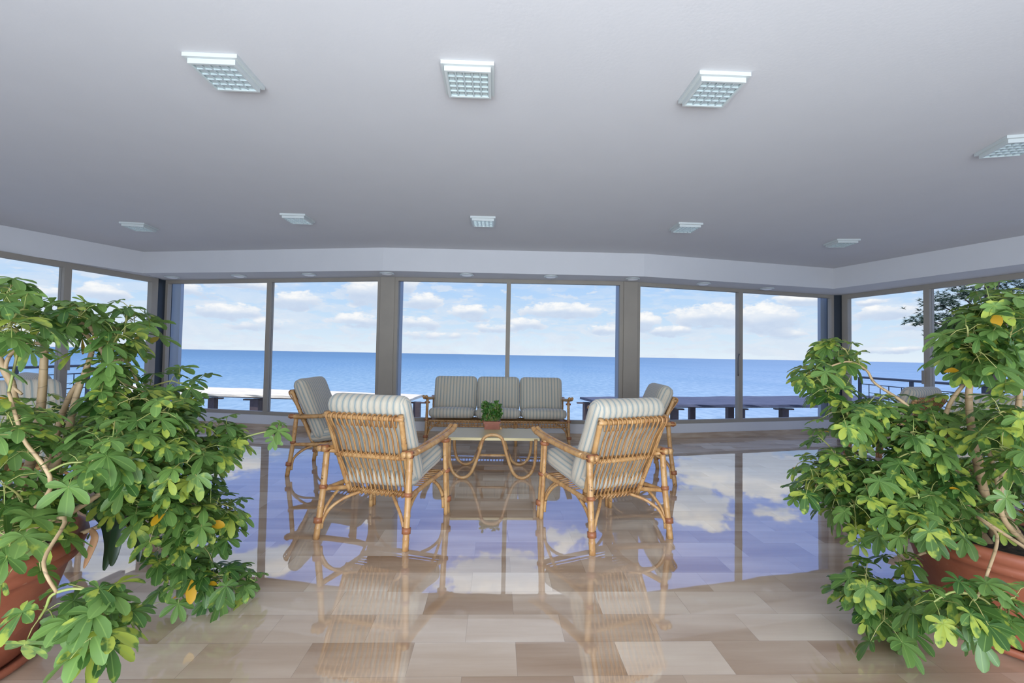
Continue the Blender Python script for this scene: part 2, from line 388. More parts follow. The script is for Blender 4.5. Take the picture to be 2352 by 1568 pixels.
def empty(name, loc=(0, 0, 0), rz=0):
    o = bpy.data.objects.new(name, None); o.empty_display_size = .1; link(o); o.location = loc; o.rotation_euler = (0, 0, rz); return o
def tag(o, label=None, cat=None, group=None, kind=None):
    if label: o['label'] = label
    if cat: o['category'] = cat
    if group: o['group'] = group
    if kind: o['kind'] = kind
    return o
def struct(o): o['kind'] = 'structure'; return o
def copy_tree(o, parent=None):
    c = o.copy(); C.collection.objects.link(c); c.parent = parent
    for ch in [x for x in bpy.data.objects if x.parent == o]: copy_tree(ch, c)
    return c
# ------------------------------------------------------------------ the room
HS, HC = 2.40, 2.73
W0 = at_z(381, 644.2, HS); W1 = at_z(893, 636.6, HS); W2 = at_z(1447, 647.3, HS); W3 = at_z(1914, 678.2, HS)
LW = at_z(0, 577, HS); LD = (LW - at_z(362, 640, HS)).normalized(); LC = at_z(362, 640, HS)
RW = at_z(2352, 626, HS); RC = at_z(1935, 678, HS); RD = (RW - RC).normalized()
def ext(p, d, Y): return p + d * ((Y - p.y) / d.y)
LB = ext(LC, LD, BACK_Y); RB = ext(RC, RD, BACK_Y)
p2 = lambda v: V((v.x, v.y, 0))
foot = [W0, W1, W2, W3, RC, RB, LB, LC]
def out(poly, k):   # the outline pushed outward from the room's middle
    c = V((0, 2, 0)); return [p2(p) + (p2(p) - c).normalized() * k for p in poly]
struct(MB().prism(out(foot, .14), -.25, 0).build('floor', 'floor'))
struct(MB().prism(out(foot, .16), HC, HC + .3).build('ceiling', 'ceiling'))
# bulkhead: between inner fascia line and window line
C0 = at_z(330, 578, HC); C1 = at_z(880, 568, HC); C2 = at_z(1480, 582, HC); C3 = at_z(1915, 616, HC)
CR = at_z(2352, 540, HC); CRD = (CR - C3).normalized()
C0 = p2(C0); C1 = p2(C1); C2 = p2(C2); C3 = p2(C3)
CRB = p2(ext(CR, CRD, BACK_Y)); 
for nm, poly in (('trim_1', [p2(W0), p2(W1), C1, C0]), ('trim_2', [p2(W1), p2(W2), C2, C1]), ('trim_3', [p2(W2), p2(W3), C3, C2]),
                 ('trim_4', [p2(W3), p2(RC), p2(RB), CRB, C3])):
    o = out(poly, 0)
    struct(MB().prism(poly, HS, HC - .001).build(nm, 'wall'))
# left: the fascia runs flush above the door heads
LI = at_z(0, 516, HC); lid = p2(LI - at_z(330, 578, HC)).normalized()
lib = ext(LI, LD, BACK_Y)
struct(MB().prism([C0, p2(LI) + lid * .3, p2(lib), p2(lib) + V((-.5, 0, 0)), p2(LI) + lid * .3 + V((-.5, 0, 0)), p2(LC) + V((-.25, .1, 0)), p2(W0) + V((-.1, .1, 0))], HS, HC - .001).build('trim_5', 'wall'))
# outer upstand above the windows, so no sky shows between head and slab
for nm, a, b in (('trim_6', LB, LC), ('trim_7', RC, RB), ('trim_8', W0, W1), ('trim_9', W1, W2), ('trim_10', W2, W3)):
    n_ = 1 if nm in ('trim_6', 'trim_7', 'trim_8', 'trim_9', 'trim_10') else 1
    struct(MB().bar(a, b, .10, HS, HC, .45 if nm == 'trim_6' else .06).build(nm, 'outcol'))
# parapet below the front windows, and skirting
GB, GT = .275, 2.345
struct(MB().bar(W0, W1, .16, -.02, .225, .02).bar(W1, W2, .16, -.02, .225, .02).bar(W2, W3, .16, -.02, .225, .02).build('wall_front', 'wall'))
bb = MB()
for a, b in ((W0, W1), (W1, W2), (W2, W3)): bb.bar(a, b, .02, 0, .085, -.07)
struct(bb.build('baseboard_front', 'skirt'))
# back wall with three openings behind the viewpoint
bw = MB()
for x0, x1, z0, z1 in ((LB.x - .2, -6.1, 0, HC), (-2.3, -1.9, 0, HC), (1.9, 2.3, 0, HC), (6.1, RB.x + .2, 0, HC), (-6.1, -2.3, 2.45, HC), (-1.9, 1.9, 2.45, HC), (2.3, 6.1, 2.45, HC)):
    bw.box((x0, BACK_Y - .2, z0), (x1, BACK_Y, z1))
struct(bw.build('wall_back', 'wall'))
def col_on(a, b, px, py=800):
    """plan point where the sight line of image column px meets the vertical plane through a-b"""
    d = ray(px, py); a = p2(a); b = p2(b); e = b - a; o = p2(CAM); dd = p2(d)
    den = dd.x * e.y - dd.y * e.x
    t = ((a.x - o.x) * e.y - (a.y - o.y) * e.x) / den
    return o + dd * t
def window(nm, a, b, mids, z0, z1, bw_=.055, fw=.055, depth=.07, handle=None):
    a = p2(a); b = p2(b); root = empty(nm, (a + b) / 2); struct(root); org = root.location.copy()
    def loc(mb): mb.v = [v - org for v in mb.v]; return mb
    d = (b - a).normalized()
    f = MB().bar(a, b, depth, z0, z0 + bw_).bar(a, b, depth, z1 - bw_, z1)
    f.bar(a, a + d * fw, depth, z0 + bw_, z1 - bw_).bar(b - d * fw, b, depth, z0 + bw_, z1 - bw_)
    loc(f).build('window_frame', 'alu', root)
    ed = [a + d * fw]
    for m, wd in mids:
        mm = loc(MB().bar(m - d * wd / 2, m + d * wd / 2, depth + .012, z0 + bw_, z1 - bw_)).build('mullion', 'alu', root)
        ed += [m - d * wd / 2, m + d * wd / 2]
    ed.append(b - d * fw)
    for i in range(0, len(ed), 2):
        loc(MB().bar(ed[i], ed[i+1], .008, z0 + bw_, z1 - bw_)).build('pane', 'glass', root)
    return root, org
sh = lambda a, b, l, r: (p2(a) + (p2(b) - p2(a)).normalized() * l, p2(b) - (p2(b) - p2(a)).normalized() * r)
fz0, fz1 = .222, HS - .001
a, b = sh(W0, W1, .03, .105); window('window_1', a, b, [(col_on(W0, W1, 617), .075)], fz0, fz1)
a, b = sh(W1, W2, .105, .105); window('window_2', a, b, [(col_on(W1, W2, 1166), .065)], fz0, fz1)
a, b = sh(W2, W3, .105, .03); w3, org3 = window('window_3', a, b, [(col_on(W2, W3, 1697.5), .075)], fz0, fz1)
hp = col_on(W2, W3, 1690) - org3
hh = MB().tube([hp + V((.02, -.05, 1.32)), hp + V((.0, -.10, 1.325)), hp + V((-.015, -.10, 1.25)), hp + V((-.015, -.10, .98))], .008)
hh.build('handle', 'handle', w3, True)
# posts between the bays
for nm, w_ in (('trim_11', W1), ('trim_12', W2)):
    struct(MB().box((-.105, -.05, .223), (.105, .05, HS - .002), Matrix.Translation(p2(w_))).build(nm, 'alu'))
# dark corner columns, between front bay and side doors
lc0 = p2(W0); lc1 = p2(LC)
def quadcol(nm, pts, z0, z1, m): return struct(MB().prism([p2(p) for p in pts], z0, z1).build(nm, m))
dl = (p2(W1) - p2(W0)).normalized(); dr = (p2(W3) - p2(W2)).normalized()
quadcol('trim_13', [p2(W0) + dl * .03 + V((0, -.03, 0)), p2(LC) + p2(LD) * .02 + V((0, 0, 0)), p2(LC) + V((-.12, .2, 0)), p2(W0) + V((0, .16, 0)), p2(W0) + dl * .03], 0, HS - .002, 'dark')
quadcol('trim_14', [p2(W3) - dr * .03 + V((0, -.03, 0)), p2(RC) + p2(RD) * .02, p2(RC) + V((.12, .2, 0)), p2(W3) + V((0, .16, 0)), p2(W3) - dr * .03], 0, HS - .002, 'dark')
# side sliding doors
def side(nm, c, wall, d, px, pxs, widths):
    st = p2(c) + p2(d).normalized() * .02
    en = p2(ext(c, d, BACK_Y))
    mids = [(col_on(c, wall, x), wdt) for x, wdt in zip(pxs, widths)]
    last = mids[-1][0]; u = p2(d).normalized()
    sp = (mids[0][0] - st).length
    k = last
    while (en - k).length > sp * 1.4: k = k + u * sp; mids.append((k.copy(), .08))
    return window(nm, st, en, mids, .001, HS - .001, .07, .10, .09)
d1, o1 = side('door_1', LC, LW, LD, 0, [142], [.085])
d2, o2 = side('door_2', RC, RW, RD, 0, [2134], [.075])
for dd_, oo, c_, w_, px_ in ((d2, o2, RC, RW, 2129), (d2, o2, RC, RW, 1951), (d1, o1, LC, LW, 148)):
    q = col_on(c_, w_, px_) - oo
    sx = -1 if dd_ is d2 else 1
    MB().box((q.x + sx * .055 - .012, q.y - .02, .93), (q.x + sx * .055 + .012, q.y + .02, 1.13)).build('handle', 'alu', dd_)
# pillars of the building outside, behind the posts
def pillar(a, b, px0, px1, offs, dep, label):
    n = (p2(b) - p2(a)).normalized(); n = V((-n.y, n.x, 0)); q0 = col_on(a + n * offs, b + n * offs, px0); q1 = col_on(a + n * offs, b + n * offs, px1)
    e = (q1 - q0)
    m = MB().prism([q0, q1, q1 + n * dep, q0 + n * dep], -2.6, HC); c = (q0 + q1) / 2
    m.v = [v - V((c.x, c.y, -2.6)) for v in m.v]
    o = m.build('pillar', 'outcol'); o.location = (c.x, c.y, -2.6)
    tag(o, label, 'pillar', 'exterior pillars behind the window posts')
pillar(W0, W1, 380, 410, .25, .06, 'grey-blue exterior pillar beside the left dark corner column')
pillar(W1, W2, 880, 916, .20, .20, 'slim grey-blue exterior pillar behind the left post of the middle window')
pillar(W1, W2, 1420, 1452, .20, .20, 'slim grey-blue exterior pillar behind the right post of the middle window')
pillar(W2, W3, 1885, 1916, .25, .06, 'grey-blue exterior pillar beside the right dark corner column')
# ------------------------------------------------------------------ lamps
def ceiling_lamp():
    r = empty('ceiling_light')
    MB().box((-.135, -.135, -.02), (.135, .135, 0)).build('base_plate', 'lampwhite', r)
    fr = MB(); h = .118; t = .012
    for lo, hi in (((-h, -h, -.045), (h, -h + t, -.019)), ((-h, h - t, -.045), (h, h, -.019)), ((-h, -h + t, -.045), (-h + t, h - t, -.019)), ((h - t, -h + t, -.045), (h, h - t, -.019))): fr.box(lo, hi)
    fr.build('housing', 'lampwhite', r)
    MB().box((-h + t, -h + t, -.032), (h - t, h - t, -.0195)).build('diffuser', 'lampdiff', r)
    g = MB(); s = (h - t); n = 5
    for i in range(n + 1):
        p = -s + 2 * s * i / n
        g.box((max(-s, p - .004), -s, -.043), (min(s, p + .004), s, -.0325)); g.box((-s, max(-s, p - .004), -.0427), (s, min(s, p + .004), -.033))
    # reflector cups between the louvres
    for i in range(n):
        for j in range(n):
            cx = -s + 2 * s * (i + .5) / n; cy = -s + 2 * s * (j + .5) / n
            g.box((cx - .012, cy - .010, -.038), (cx + .012, cy + .010, -.0325))
    g.build('louvre', 'lampgrid', r)
    return r
LP = [(518, 178, 'square white louvred ceiling light, large one at the upper left', 0), (1077, 194, 'square white louvred ceiling light, nearest one above the middle window', 0),
      (1637, 216, 'square white louvred ceiling light, large one right of centre', 0), (2330, 342, 'square louvred ceiling light cut off by the right picture edge', -15),
      (320, 525, 'small far ceiling light near the left corner of the ceiling', 6), (684, 507, 'small far ceiling light above the left front window', 0),
      (1110, 513, 'small far ceiling light above the sofa', 0), (1575, 527, 'small far ceiling light above the right front window', 0),
      (1933, 562, 'small far ceiling light near the right corner of the ceiling', -6)]
proto = ceiling_lamp()
for i, (x, y, lb, rz) in enumerate(LP):
    o = proto if i == 0 else copy_tree(proto)
    q = at_z(x, y, HC - .04); o.location = (q.x, q.y, HC - .0005); o.rotation_euler.z = R(rz)
    tag(o, lb, 'ceiling light', 'square louvred ceiling lights')
def downlight():
    r = empty('downlight')
    MB().lathe([(.10, 0), (.105, -.006), (.10, -.014), (.082, -.018), (.08, -.012)], 32).build('ring', 'lampwhite', r, True)
    MB().lathe([(.081, -.012), (.06, -.024), (.03, -.030), (.0005, -.032)], 32).build('lens', 'down', r, True)
    return r
DL = [(395, 637), (549, 634), (710, 631), (889, 628.5), (1072, 631.5), (1265, 635.5), (1453, 641), (1616, 652), (1762, 663)]
wh = ['first from the left, by the dark corner column', 'second from the left, over the left pane', 'third from the left, over the left window', 'beside the left wide window post',
      'over the left half of the middle window', 'over the right half of the middle window', 'beside the right wide window post', 'third from the right, over the right window', 'rightmost, near the right corner']
proto = downlight()
for i, (x, y) in enumerate(DL):
    o = proto if i == 0 else copy_tree(proto)
    q = at_z(x, y, HS - .01); o.location = (q.x, q.y, HS); tag(o, 'round white soffit downlight, ' + wh[i], 'downlight', 'round downlights in the soffit')
# ------------------------------------------------------------------ cushions and rattan furniture
def cushion(name, w, h, t, parent, mtx, r=.055, puff=.25, n=(14, 14, 6)):
    """w along x, h along y, t along z; stripes run along y"""
    vs = []; fs = []; uv = []
    idx = {}
    def P(i, j, k):
        key = (i, j, k)
        if key in idx: return idx[key]
        u, v, q = (2*i/n[0] - 1, 2*j/n[1] - 1, 2*k/n[2] - 1)
        p = V((u * w / 2, v * h / 2, q * t / 2)); ir = V((w/2 - r, h/2 - r, t/2 - min(r, t/2*.95)))
        c = V((max(-ir.x, min(ir.x, p.x)), max(-ir.y, min(ir.y, p.y)), max(-ir.z, min(ir.z, p.z))))
        d = p - c
        if d.length > 1e-9: p = c + d.normalized() * min(r, max(abs(d.x), abs(d.y), abs(d.z)) * 1.0)
        p.z *= 1 + puff * (1 - u*u) * (1 - v*v)
        s = math.sin(3*u + 5*v + q) * .003
        p.z += s
        arc = p.x + (math.copysign(1, p.x) * max(0, (1 - abs(p.z) / (t / 2))) * t / 2 * (1 if q > 0 else 1) if abs(u) > .93 else 0)
        idx[key] = len(vs); vs.append(mtx @ p); uv.append((arc, p.y)); return idx[key]
    for i in range(n[0]):
        for j in range(n[1]):
            fs.append((P(i,j,0), P(i,j+1,0), P(i+1,j+1,0), P(i+1,j,0))); fs.append((P(i,j,n[2]), P(i+1,j,n[2]), P(i+1,j+1,n[2]), P(i,j+1,n[2])))
    for i in range(n[0]):
        for k in range(n[2]):
            fs.append((P(i,0,k), P(i+1,0,k), P(i+1,0,k+1), P(i,0,k+1))); fs.append((P(i,n[1],k), P(i,n[1],k+1), P(i+1,n[1],k+1), P(i+1,n[1],k)))
    for j in range(n[1]):
        for k in range(n[2]):
            fs.append((P(0,j,k), P(0,j,k+1), P(0,j+1,k+1), P(0,j+1,k))); fs.append((P(n[0],j,k), P(n[0],j+1,k), P(n[0],j+1,k+1), P(n[0],j,k+1)))
    return meshobj(name, vs, fs, 'fabric', parent, True, uv)
def frame_mtx(o, xa, ya):
    xa = V(xa).normalized(); ya = V(ya).normalized(); za = xa.cross(ya).normalized(); xa = ya.cross(za)
    m = Matrix((xa, ya, za)).transposed().to_4x4(); m.translation = V(o); return m
# the shared geometry of the seating; the sitter looks along +y
BK = [(-.11, .27), (-.235, .55), (-.355, .825)]           # back frame: (y, z) at seat, arm and top
def side_parts(r, sx, hw, FY=.34, RY=-.34):
    """legs, arm and braces of one side; sx = -1 / +1, hw = half width at the arm"""
    X = lambda k: sx * k
    # rear leg
    MB().tube([(X(hw), RY - .01, 0), (X(hw - .01), RY + .03, .30), (X(hw - .015), RY + .055, .575)], .021, 10, .14).build('leg', 'bamboo', r, True)
    # front leg: two poles side by side
    lg = MB().tube([(X(hw), FY + .02, 0), (X(hw - .01), FY + .0, .3), (X(hw - .015), FY - .015, .628)], .019, 10, .15).build('leg', 'bamboo', r, True)
    MB().tube([(X(hw), FY - .02, .0), (X(hw - .005), FY - .035, .3), (X(hw - .012), FY - .048, .622)], .017, 10, .17).build('leg_pole', 'bamboo', lg, True)
    # arm: two curved poles
    arm = None
    for dxx in (-.018, .018):
        o = MB().tube([(X(hw - .015) + dxx, RY - .01, .598), (X(hw - .012) + dxx, RY + .18, .595), (X(hw - .005) + dxx, FY - .22, .615), (X(hw) + dxx, FY + .02, .645), (X(hw) + dxx, FY + .10, .672)], .0195, 10, .21).build('arm_pole' if arm else 'armrest', 'bamboo', arm or r, True)
        arm = arm or o
    # bindings
    for p, q, rad in (((X(hw - .002), RY + .0, .105), (X(hw - .002), RY + .004, .14), .029), ((X(hw - .012), RY + .03, .325), (X(hw - .012), RY + .033, .35), .027),
                      ((X(hw), FY + .0, .10), (X(hw), FY - .002, .135), .034), ((X(hw - .01), FY - .017, .33), (X(hw - .01), FY - .02, .352), .036),
                      ((X(hw - .012), FY - .035, .565), (X(hw - .012), FY - .037, .59), .036), ((X(hw + .022), RY + .02, .597), (X(hw - .05), RY + .02, .597), .024)):
        MB().tube([p, q], rad, 10, smooth=False).build('binding', 'wrap', r, True)
    # side seat rail and bent braces
    m = MB().tube([(X(hw - .01), RY + .02, .315), (X(hw - .03), 0, .318), (X(hw - .01), FY - .02, .345)], .0165, 10, .16)
    m.build('seat_rail', 'bamboo', r, True)
    for pts in ([(X(hw - .012), RY + .025, .06), (X(hw - .02), RY + .04, .17), (X(hw - .03), RY + .12, .25), (X(hw - .035), RY + .22, .30)],
                [(X(hw - .012), FY - .05, .06), (X(hw - .02), FY - .055, .16), (X(hw - .03), FY - .12, .25), (X(hw - .035), FY - .2, .305)],
                [(X(hw - .02), RY + .015, .10), (X(hw - .06), RY + .04, .19), (X(hw - .13), RY + .10, .25), (X(hw - .20), RY + .18, .275)],
                [(X(hw - .02), FY - .01, .10), (X(hw - .05), FY - .02, .20), (X(hw - .12), FY - .03, .27), (X(hw - .19), FY - .035, .305)]):
        MB().tube(pts, .011, 8, .15).build('brace', 'bamboo', r, True)
def armchair():
    r = empty('rattan_armchair'); hw = .325
    for sx in (-1, 1): side_parts(r, sx, hw)
    BW = [.235, .255, .272]
    # back stiles
    for sx in (-1, 1):
        MB().tube([(sx * BW[0], BK[0][0], BK[0][1] - .02), (sx * BW[1], BK[1][0], BK[1][1]), (sx * BW[2], BK[2][0], BK[2][1] + .025)], .018, 10, .17).build('stile', 'bamboo', r, True)
    for (y, z), wv, nm in zip(BK, BW, ('bottom_rail', 'middle_rail', 'top_rail')):
        sag = -.02 if nm != 'bottom_rail' else 0
        MB().tube([(-wv - .02, y, z), (0, y + sag, z), (wv + .02, y, z)], .016, 10, .18).build(nm, 'bamboo', r, True)
    # link from back frame to the arms and rear legs
    for sx in (-1, 1):
        MB().tube([(sx * .245, BK[1][0] - .01, .565), (sx * .32, -.31, .585)], .014, 8, smooth=False).build('back_link', 'bamboo', r, True)
        MB().tube([(sx * .235, BK[0][0], .285), (sx * .318, -.30, .32)], .015, 8, .12, smooth=False).build('back_link', 'bamboo', r, True)
    MB().tube([(-.31, .31, .33), (0, .32, .325), (.31, .31, .33)], .0165, 10, .16).build('front_rail', 'bamboo', r, True)
    # canes looped over the rails
    m = MB(); n = 14; random.seed(4)
    for i in range(n):
        f = -1 + 2 * (i + .5) / n; k = random.uniform(-.004, .004)
        m.tube([(f * .25, BK[2][0] + .018, BK[2][1] - .06), (f * .26 , BK[2][0] - .002, BK[2][1] + .021), (f * .26 + k, BK[2][0] - .042, BK[2][1] - .005),
                (f * .252 + k + .004, -.325, .70), (f * .245, BK[1][0] - .032, BK[1][1] + .01), (f * .235 - k, -.195, .42), (f * .224, BK[0][0] - .022, BK[0][1] + .01),
                (f * .222, BK[0][0] - .005, BK[0][1] - .022)], .0062, 6)
        for (y, z), wv in ((BK[1], .245), (BK[0], .222)):   # lashings round the rails
            m.tube([(f * wv - .012, y - .026, z - .012), (f * wv + .004, y - .03, z + .012), (f * wv + .014, y, z + .024), (f * wv + .016, y + .02, z)], .005, 6)
    m.build('back_canes', 'cane', r, True)
    m = MB()
    for i in range(9):
        y = -.06 + i * .042; m.tube([(-.30, y, .325 + .002 * i), (.30, y, .325 + .002 * i)], .006, 6, smooth=False)
    m.build('seat_canes', 'cane', r, True)
    cushion('seat_cushion', .56, .57, .135, r, frame_mtx((0, .105, .427), (1, 0, 0), (0, 1, .16)), .06, .18)
    cushion('back_cushion', .60, .66, .145, r, frame_mtx((0, -.175, .66), (-1, 0, 0), (0, -.44, 1)), .07, .10)
    return r
def place(o, pos, face): o.location = (pos[0], pos[1], 0); o.rotation_euler.z = math.atan2(face[1], face[0]) - math.pi / 2
chair = armchair()
def feet(rear_a, rear_b, front_like):
    a = floor_pt(*rear_a); b = floor_pt(*rear_b); c = floor_pt(*front_like); return a, b, c
a, b, c = feet((725, 1235), (933, 1268), (1020, 1180))
fw_ = (c - b).normalized() * .5 + V((-(b - a).y, (b - a).x, 0)).normalized() * .5; fw_.normalize()
mid = (a + b) / 2 + fw_ * .35
place(chair, mid, fw_)
GR = 'rattan armchairs with striped cushions'
tag(chair, 'rattan armchair with striped cushions seen from behind, left of the two nearest', 'armchair', GR)
a, b, c = feet((1360, 1275), (1540, 1236), (1243, 1190))
f2 = (c - a).normalized() * .5 + V(((a - b).y, -(a - b).x, 0)).normalized() * .5
f2.normalize(); 
ch = copy_tree(chair); place(ch, (a + b) / 2 + f2 * .35, f2); tag(ch, 'rattan armchair with striped cushions seen from behind, right of the two nearest', 'armchair', GR)
a = floor_pt(658, 1093); b = floor_pt(722, 1058); f3 = V((1, .0, 0)).normalized(); m_ = (a + b) / 2
ch = copy_tree(chair); place(ch, m_ + f3 * .35, f3); tag(ch, 'rattan armchair facing right, behind the left near armchair', 'armchair', GR)
a = floor_pt(1552, 1113); f4 = V((-1, .10, 0)).normalized()
ch = copy_tree(chair); place(ch, a + V((-.33, .34, 0)), f4); tag(ch, 'rattan armchair facing left, behind the right near armchair', 'armchair', GR)
for px, py, Y, fc, lb in ((100, 858, 4.9, (.55, 1), 'rattan armchair with striped cushion behind the left potted plant, the one by the glass doors'),
                          (30, 884, 3.75, (.8, -.55), 'rattan armchair behind the left potted plant, cut by the left picture edge'),
                          (2098, 890, 5.0, (-.35, 1), 'rattan armchair mostly hidden behind the right potted plant'),
                          (2262, 1010, 3.9, (-.9, -.1), 'rattan armchair close behind the right potted plant, almost covered by leaves')):
    q = at_y(px, py, Y); f = V((fc[0], fc[1], 0)).normalized()
    ch = copy_tree(chair); place(ch, V((q.x, q.y, 0)) + f * .2, f); tag(ch, lb, 'armchair', GR)
# sofa
def sofa():
    r = empty('rattan_sofa'); hw = .985
    for sx in (-1, 1): side_parts(r, sx, hw)
    for sx in (-1, 1):
        MB().tube([(sx * .90, -.12, .25), (sx * .915, -.22, .55), (sx * .92, -.30, .80)], .018, 10, .17).build('stile', 'bamboo', r, True)
    for nm, y, z in (('bottom_rail', -.12, .27), ('middle_rail', -.22, .55), ('top_rail', -.29, .78)):
        MB().tube([(-.93, y, z), (0, y, z), (.93, y, z)], .016, 10, .18).build(nm, 'bamboo', r, True)
    m = MB()
    for z in (.335, .315, .285, .262): m.tube([(-.965, .335, z), (0, .345, z), (.965, .335, z)], .011 if z in (.335, .262) else .006, 8, .2)
    m.build('front_rail', 'bamboo', r, True)
    m = MB()
    for i in range(46):
        x = -.94 + i * 1.88 / 45; m.tube([(x, .350, .345), (x + .006, .359, .30), (x + .002, .350, .252)], .0065, 6)
    m.build('front_wickerwork', 'cane', r, True)
    m = MB()
    for i in range(14):
        y = -.10 + i * .032; m.tube([(-.94, y, .32), (.94, y, .32)], .007, 6, smooth=False)
    m.build('seat_canes', 'bamboo', r, True)
    MB().tube([(-.25, .33, 0), (-.25, .33, .30)], .02, 10, .14).build('leg', 'bamboo', r, True); MB().tube([(-.25, -.30, 0), (-.25, -.18, .30)], .02, 10, .14).build('leg', 'bamboo', r, True)
    for sx in (-1, 1): MB().tube([(-.25 + sx * .02, .33, .12), (-.25 + sx * .10, .33, .22), (-.25 + sx * .2, .33, .265)], .011, 8).build('brace', 'bamboo', r, True)
    m = MB()
    for i in range(40):
        x = -.88 + i * 1.76 / 39; m.tube([(x, -.315, .79), (x, -.245, .55), (x, -.15, .26)], .006, 6)
    m.build('back_canes', 'cane', r, True)
    for i in (-1, 0, 1):
        cushion('seat_cushion', .625, .60, .135, r, frame_mtx((i * .637, .085, .415), (1, 0, 0), (0, 1, .10)), .062, .15, (12, 12, 6))
        cushion('back_cushion', .632, .52, .14, r, frame_mtx((i * .633, -.175, .665), (-1, 0, 0), (0, -.28, 1)), .07, .12, (12, 12, 6))
    return r
sf = sofa(); sl = floor_pt(974, 1021); sr = floor_pt(1311, 1026)
sf.location = ((sl.x + sr.x) / 2, (sl.y + sr.y) / 2 + .33, 0); sf.rotation_euler.z = math.pi + math.atan2(sr.y - sl.y, sr.x - sl.x) * .5
tag(sf, 'three-seat rattan sofa with striped cushions under the middle window', 'sofa')
# coffee table
def coffee_table():
    r = empty('coffee_table'); D = .29
    MB().box((-.47, -.29, .388), (.47, .29, .41)).build('table_top', 'tabletop', r)
    e = MB(); e.box((-.474, -.294, .384), (.474, .294, .404)); 
    e.build('edge_band', 'tabletop', r)
    for y in (-.30, .25):
        pts = [(-.435, y, .40), (-.43, y, .20), (-.40, y, .08), (-.335, y, .02), (-.27, y, .018), (-.215, y, .06), (-.17, y, .16), (-.125, y, .30), (-.095, y, .40), (-.05, y, .435), (0, y, .442)]
        pts += [(-p[0], p[1], p[2]) for p in pts[::-1][1:]]
        MB().tube(pts, .0165, 10, .2).build('bent_leg', 'bamboo', r, True)
    MB().tube([(-.17, -.28, .17), (-.17, .24, .17)], .012, 8, .15, smooth=False).tube([(.17, -.28, .17), (.17, .24, .17)], .012, 8, .15, smooth=False).tube([(-.17, 0, .17), (.17, 0, .17)], .014, 8, .1, smooth=False).build('stretcher', 'bamboo', r, True)
    return r
tb = coffee_table(); tl_ = floor_pt(1050, 1098); tr_ = floor_pt(1203, 1102); tcx = (at_z(1026, 1004, .41).x + at_z(1238, 1008, .41).x) / 2
tb.location = (tcx, (tl_.y + tr_.y) / 2 + .30, 0)
tag(tb, 'low coffee table with cream top and looping bent cane legs', 'coffee table')
# ------------------------------------------------------------------ leaves
class Foliage:
    def __init__(s): s.v = []; s.f = []; s.uv = []; s.dat = []
    def leaflet(s, base, d, nrm, L, W, droop, hue, var, dead):
        d = d.normalized(); sd_ = d.cross(nrm)
        if sd_.length < 1e-4: sd_ = d.orthogonal()
        sd_.normalize(); nrm = sd_.cross(d).normalized()
        k = len(s.v); T = (0, .2, .45, .70, .90, 1.0); WW = (.10, .42, .80, 1.0, .76, .22)
        for i, (t, ww) in enumerate(zip(T, WW)):
            c = base + d * (L * t) - V((0, 0, 1)) * (droop * L * t * t)
            hw = W * .5 * ww
            for j, q in enumerate((-1, 0, 1)):
                s.v.append(c + sd_ * (hw * q) + nrm * (hw * .28 * abs(q)))
                s.uv.append((.5 + .5 * q * ww, t)); s.dat.append((hue, var, dead))
            if i:
                for j in (0, 1):
                    a = k + (i-1)*3 + j; s.f.append((a, a+1, a+4, a+3))
    def build(s, name, m, parent=None):
        o = meshobj(name, s.v, s.f, m, parent, True, s.uv)
        at = o.data.attributes.new('leafdata', 'FLOAT_VECTOR', 'POINT'); fl = []
        for d in s.dat: fl.extend(d)
        at.data.foreach_set('vector', fl); return o
def rnd_dir(rg):
    while True:
        v = V((rg.uniform(-1, 1), rg.uniform(-1, 1), rg.uniform(-1, 1)))
        if .1 < v.length < 1: return v.normalized()
def palm_leaf(F, T, o, d, rg, plen, L, n):
    """petiole from o along d, then n leaflets round its end"""
    d = d.normalized(); e = o + d * plen - V((0, 0, plen * .18))
    m_ = o + d * plen * .5 + V((0, 0, plen * .05))
    T.tube([o, m_, e], .0016, 4, smooth=False, caps=False)
    nrm = (V((0, 0, 1)) * 1.0 + d * .75 + rnd_dir(rg) * .45).normalized()
    a0 = rg.uniform(0, 6.28); ax = nrm.orthogonal().normalized(); ay = nrm.cross(ax)
    fwd = d - nrm * d.dot(nrm)
    hue = rg.random(); var = rg.random()
    for i in range(n):
        a = a0 + 2 * math.pi * i / n + rg.uniform(-.15, .15)
        q = ax * math.cos(a) + ay * math.sin(a)
        fl_ = 1.0 if fwd.length < .05 else .85 + .22 * q.dot(fwd.normalized())
        ll = L * fl_ * rg.uniform(.85, 1.1)
        dead = 1.0 if rg.random() < .004 else 0
        F.leaflet(e, q + nrm * rg.uniform(.0, .25), nrm, ll, ll * rg.uniform(.42, .52), rg.uniform(.15, .5), min(1, max(0, hue + rg.uniform(-.2, .2))), min(1, max(0, var + rg.uniform(-.25, .25))), dead)
def tip(F, T, p, axis, rg, k=8, L=.095, spread=1.0):
    axis = axis.normalized(); ax = axis.orthogonal().normalized(); ay = axis.cross(ax)
    for i in range(k):
        a = i * 2.4 + rg.uniform(-.3, .3); up = rg.uniform(-.25, .9)
        d = ax * math.cos(a) + ay * math.sin(a) + axis * up + V((0, 0, .15))
        o = p - axis * (.012 * i)
        palm_leaf(F, T, o, d, rg, rg.uniform(.05, .12) * spread, L * rg.uniform(.72, 1.12), rg.choice((6, 7, 7, 8)))
def inpoly(x, y, P):
    c = False; n = len(P)
    for i in range(n):
        x0, y0 = P[i]; x1, y1 = P[(i+1) % n]
        if (y0 > y) != (y1 > y) and x < (x1 - x0) * (y - y0) / (y1 - y0) + x0: c = not c
    return c
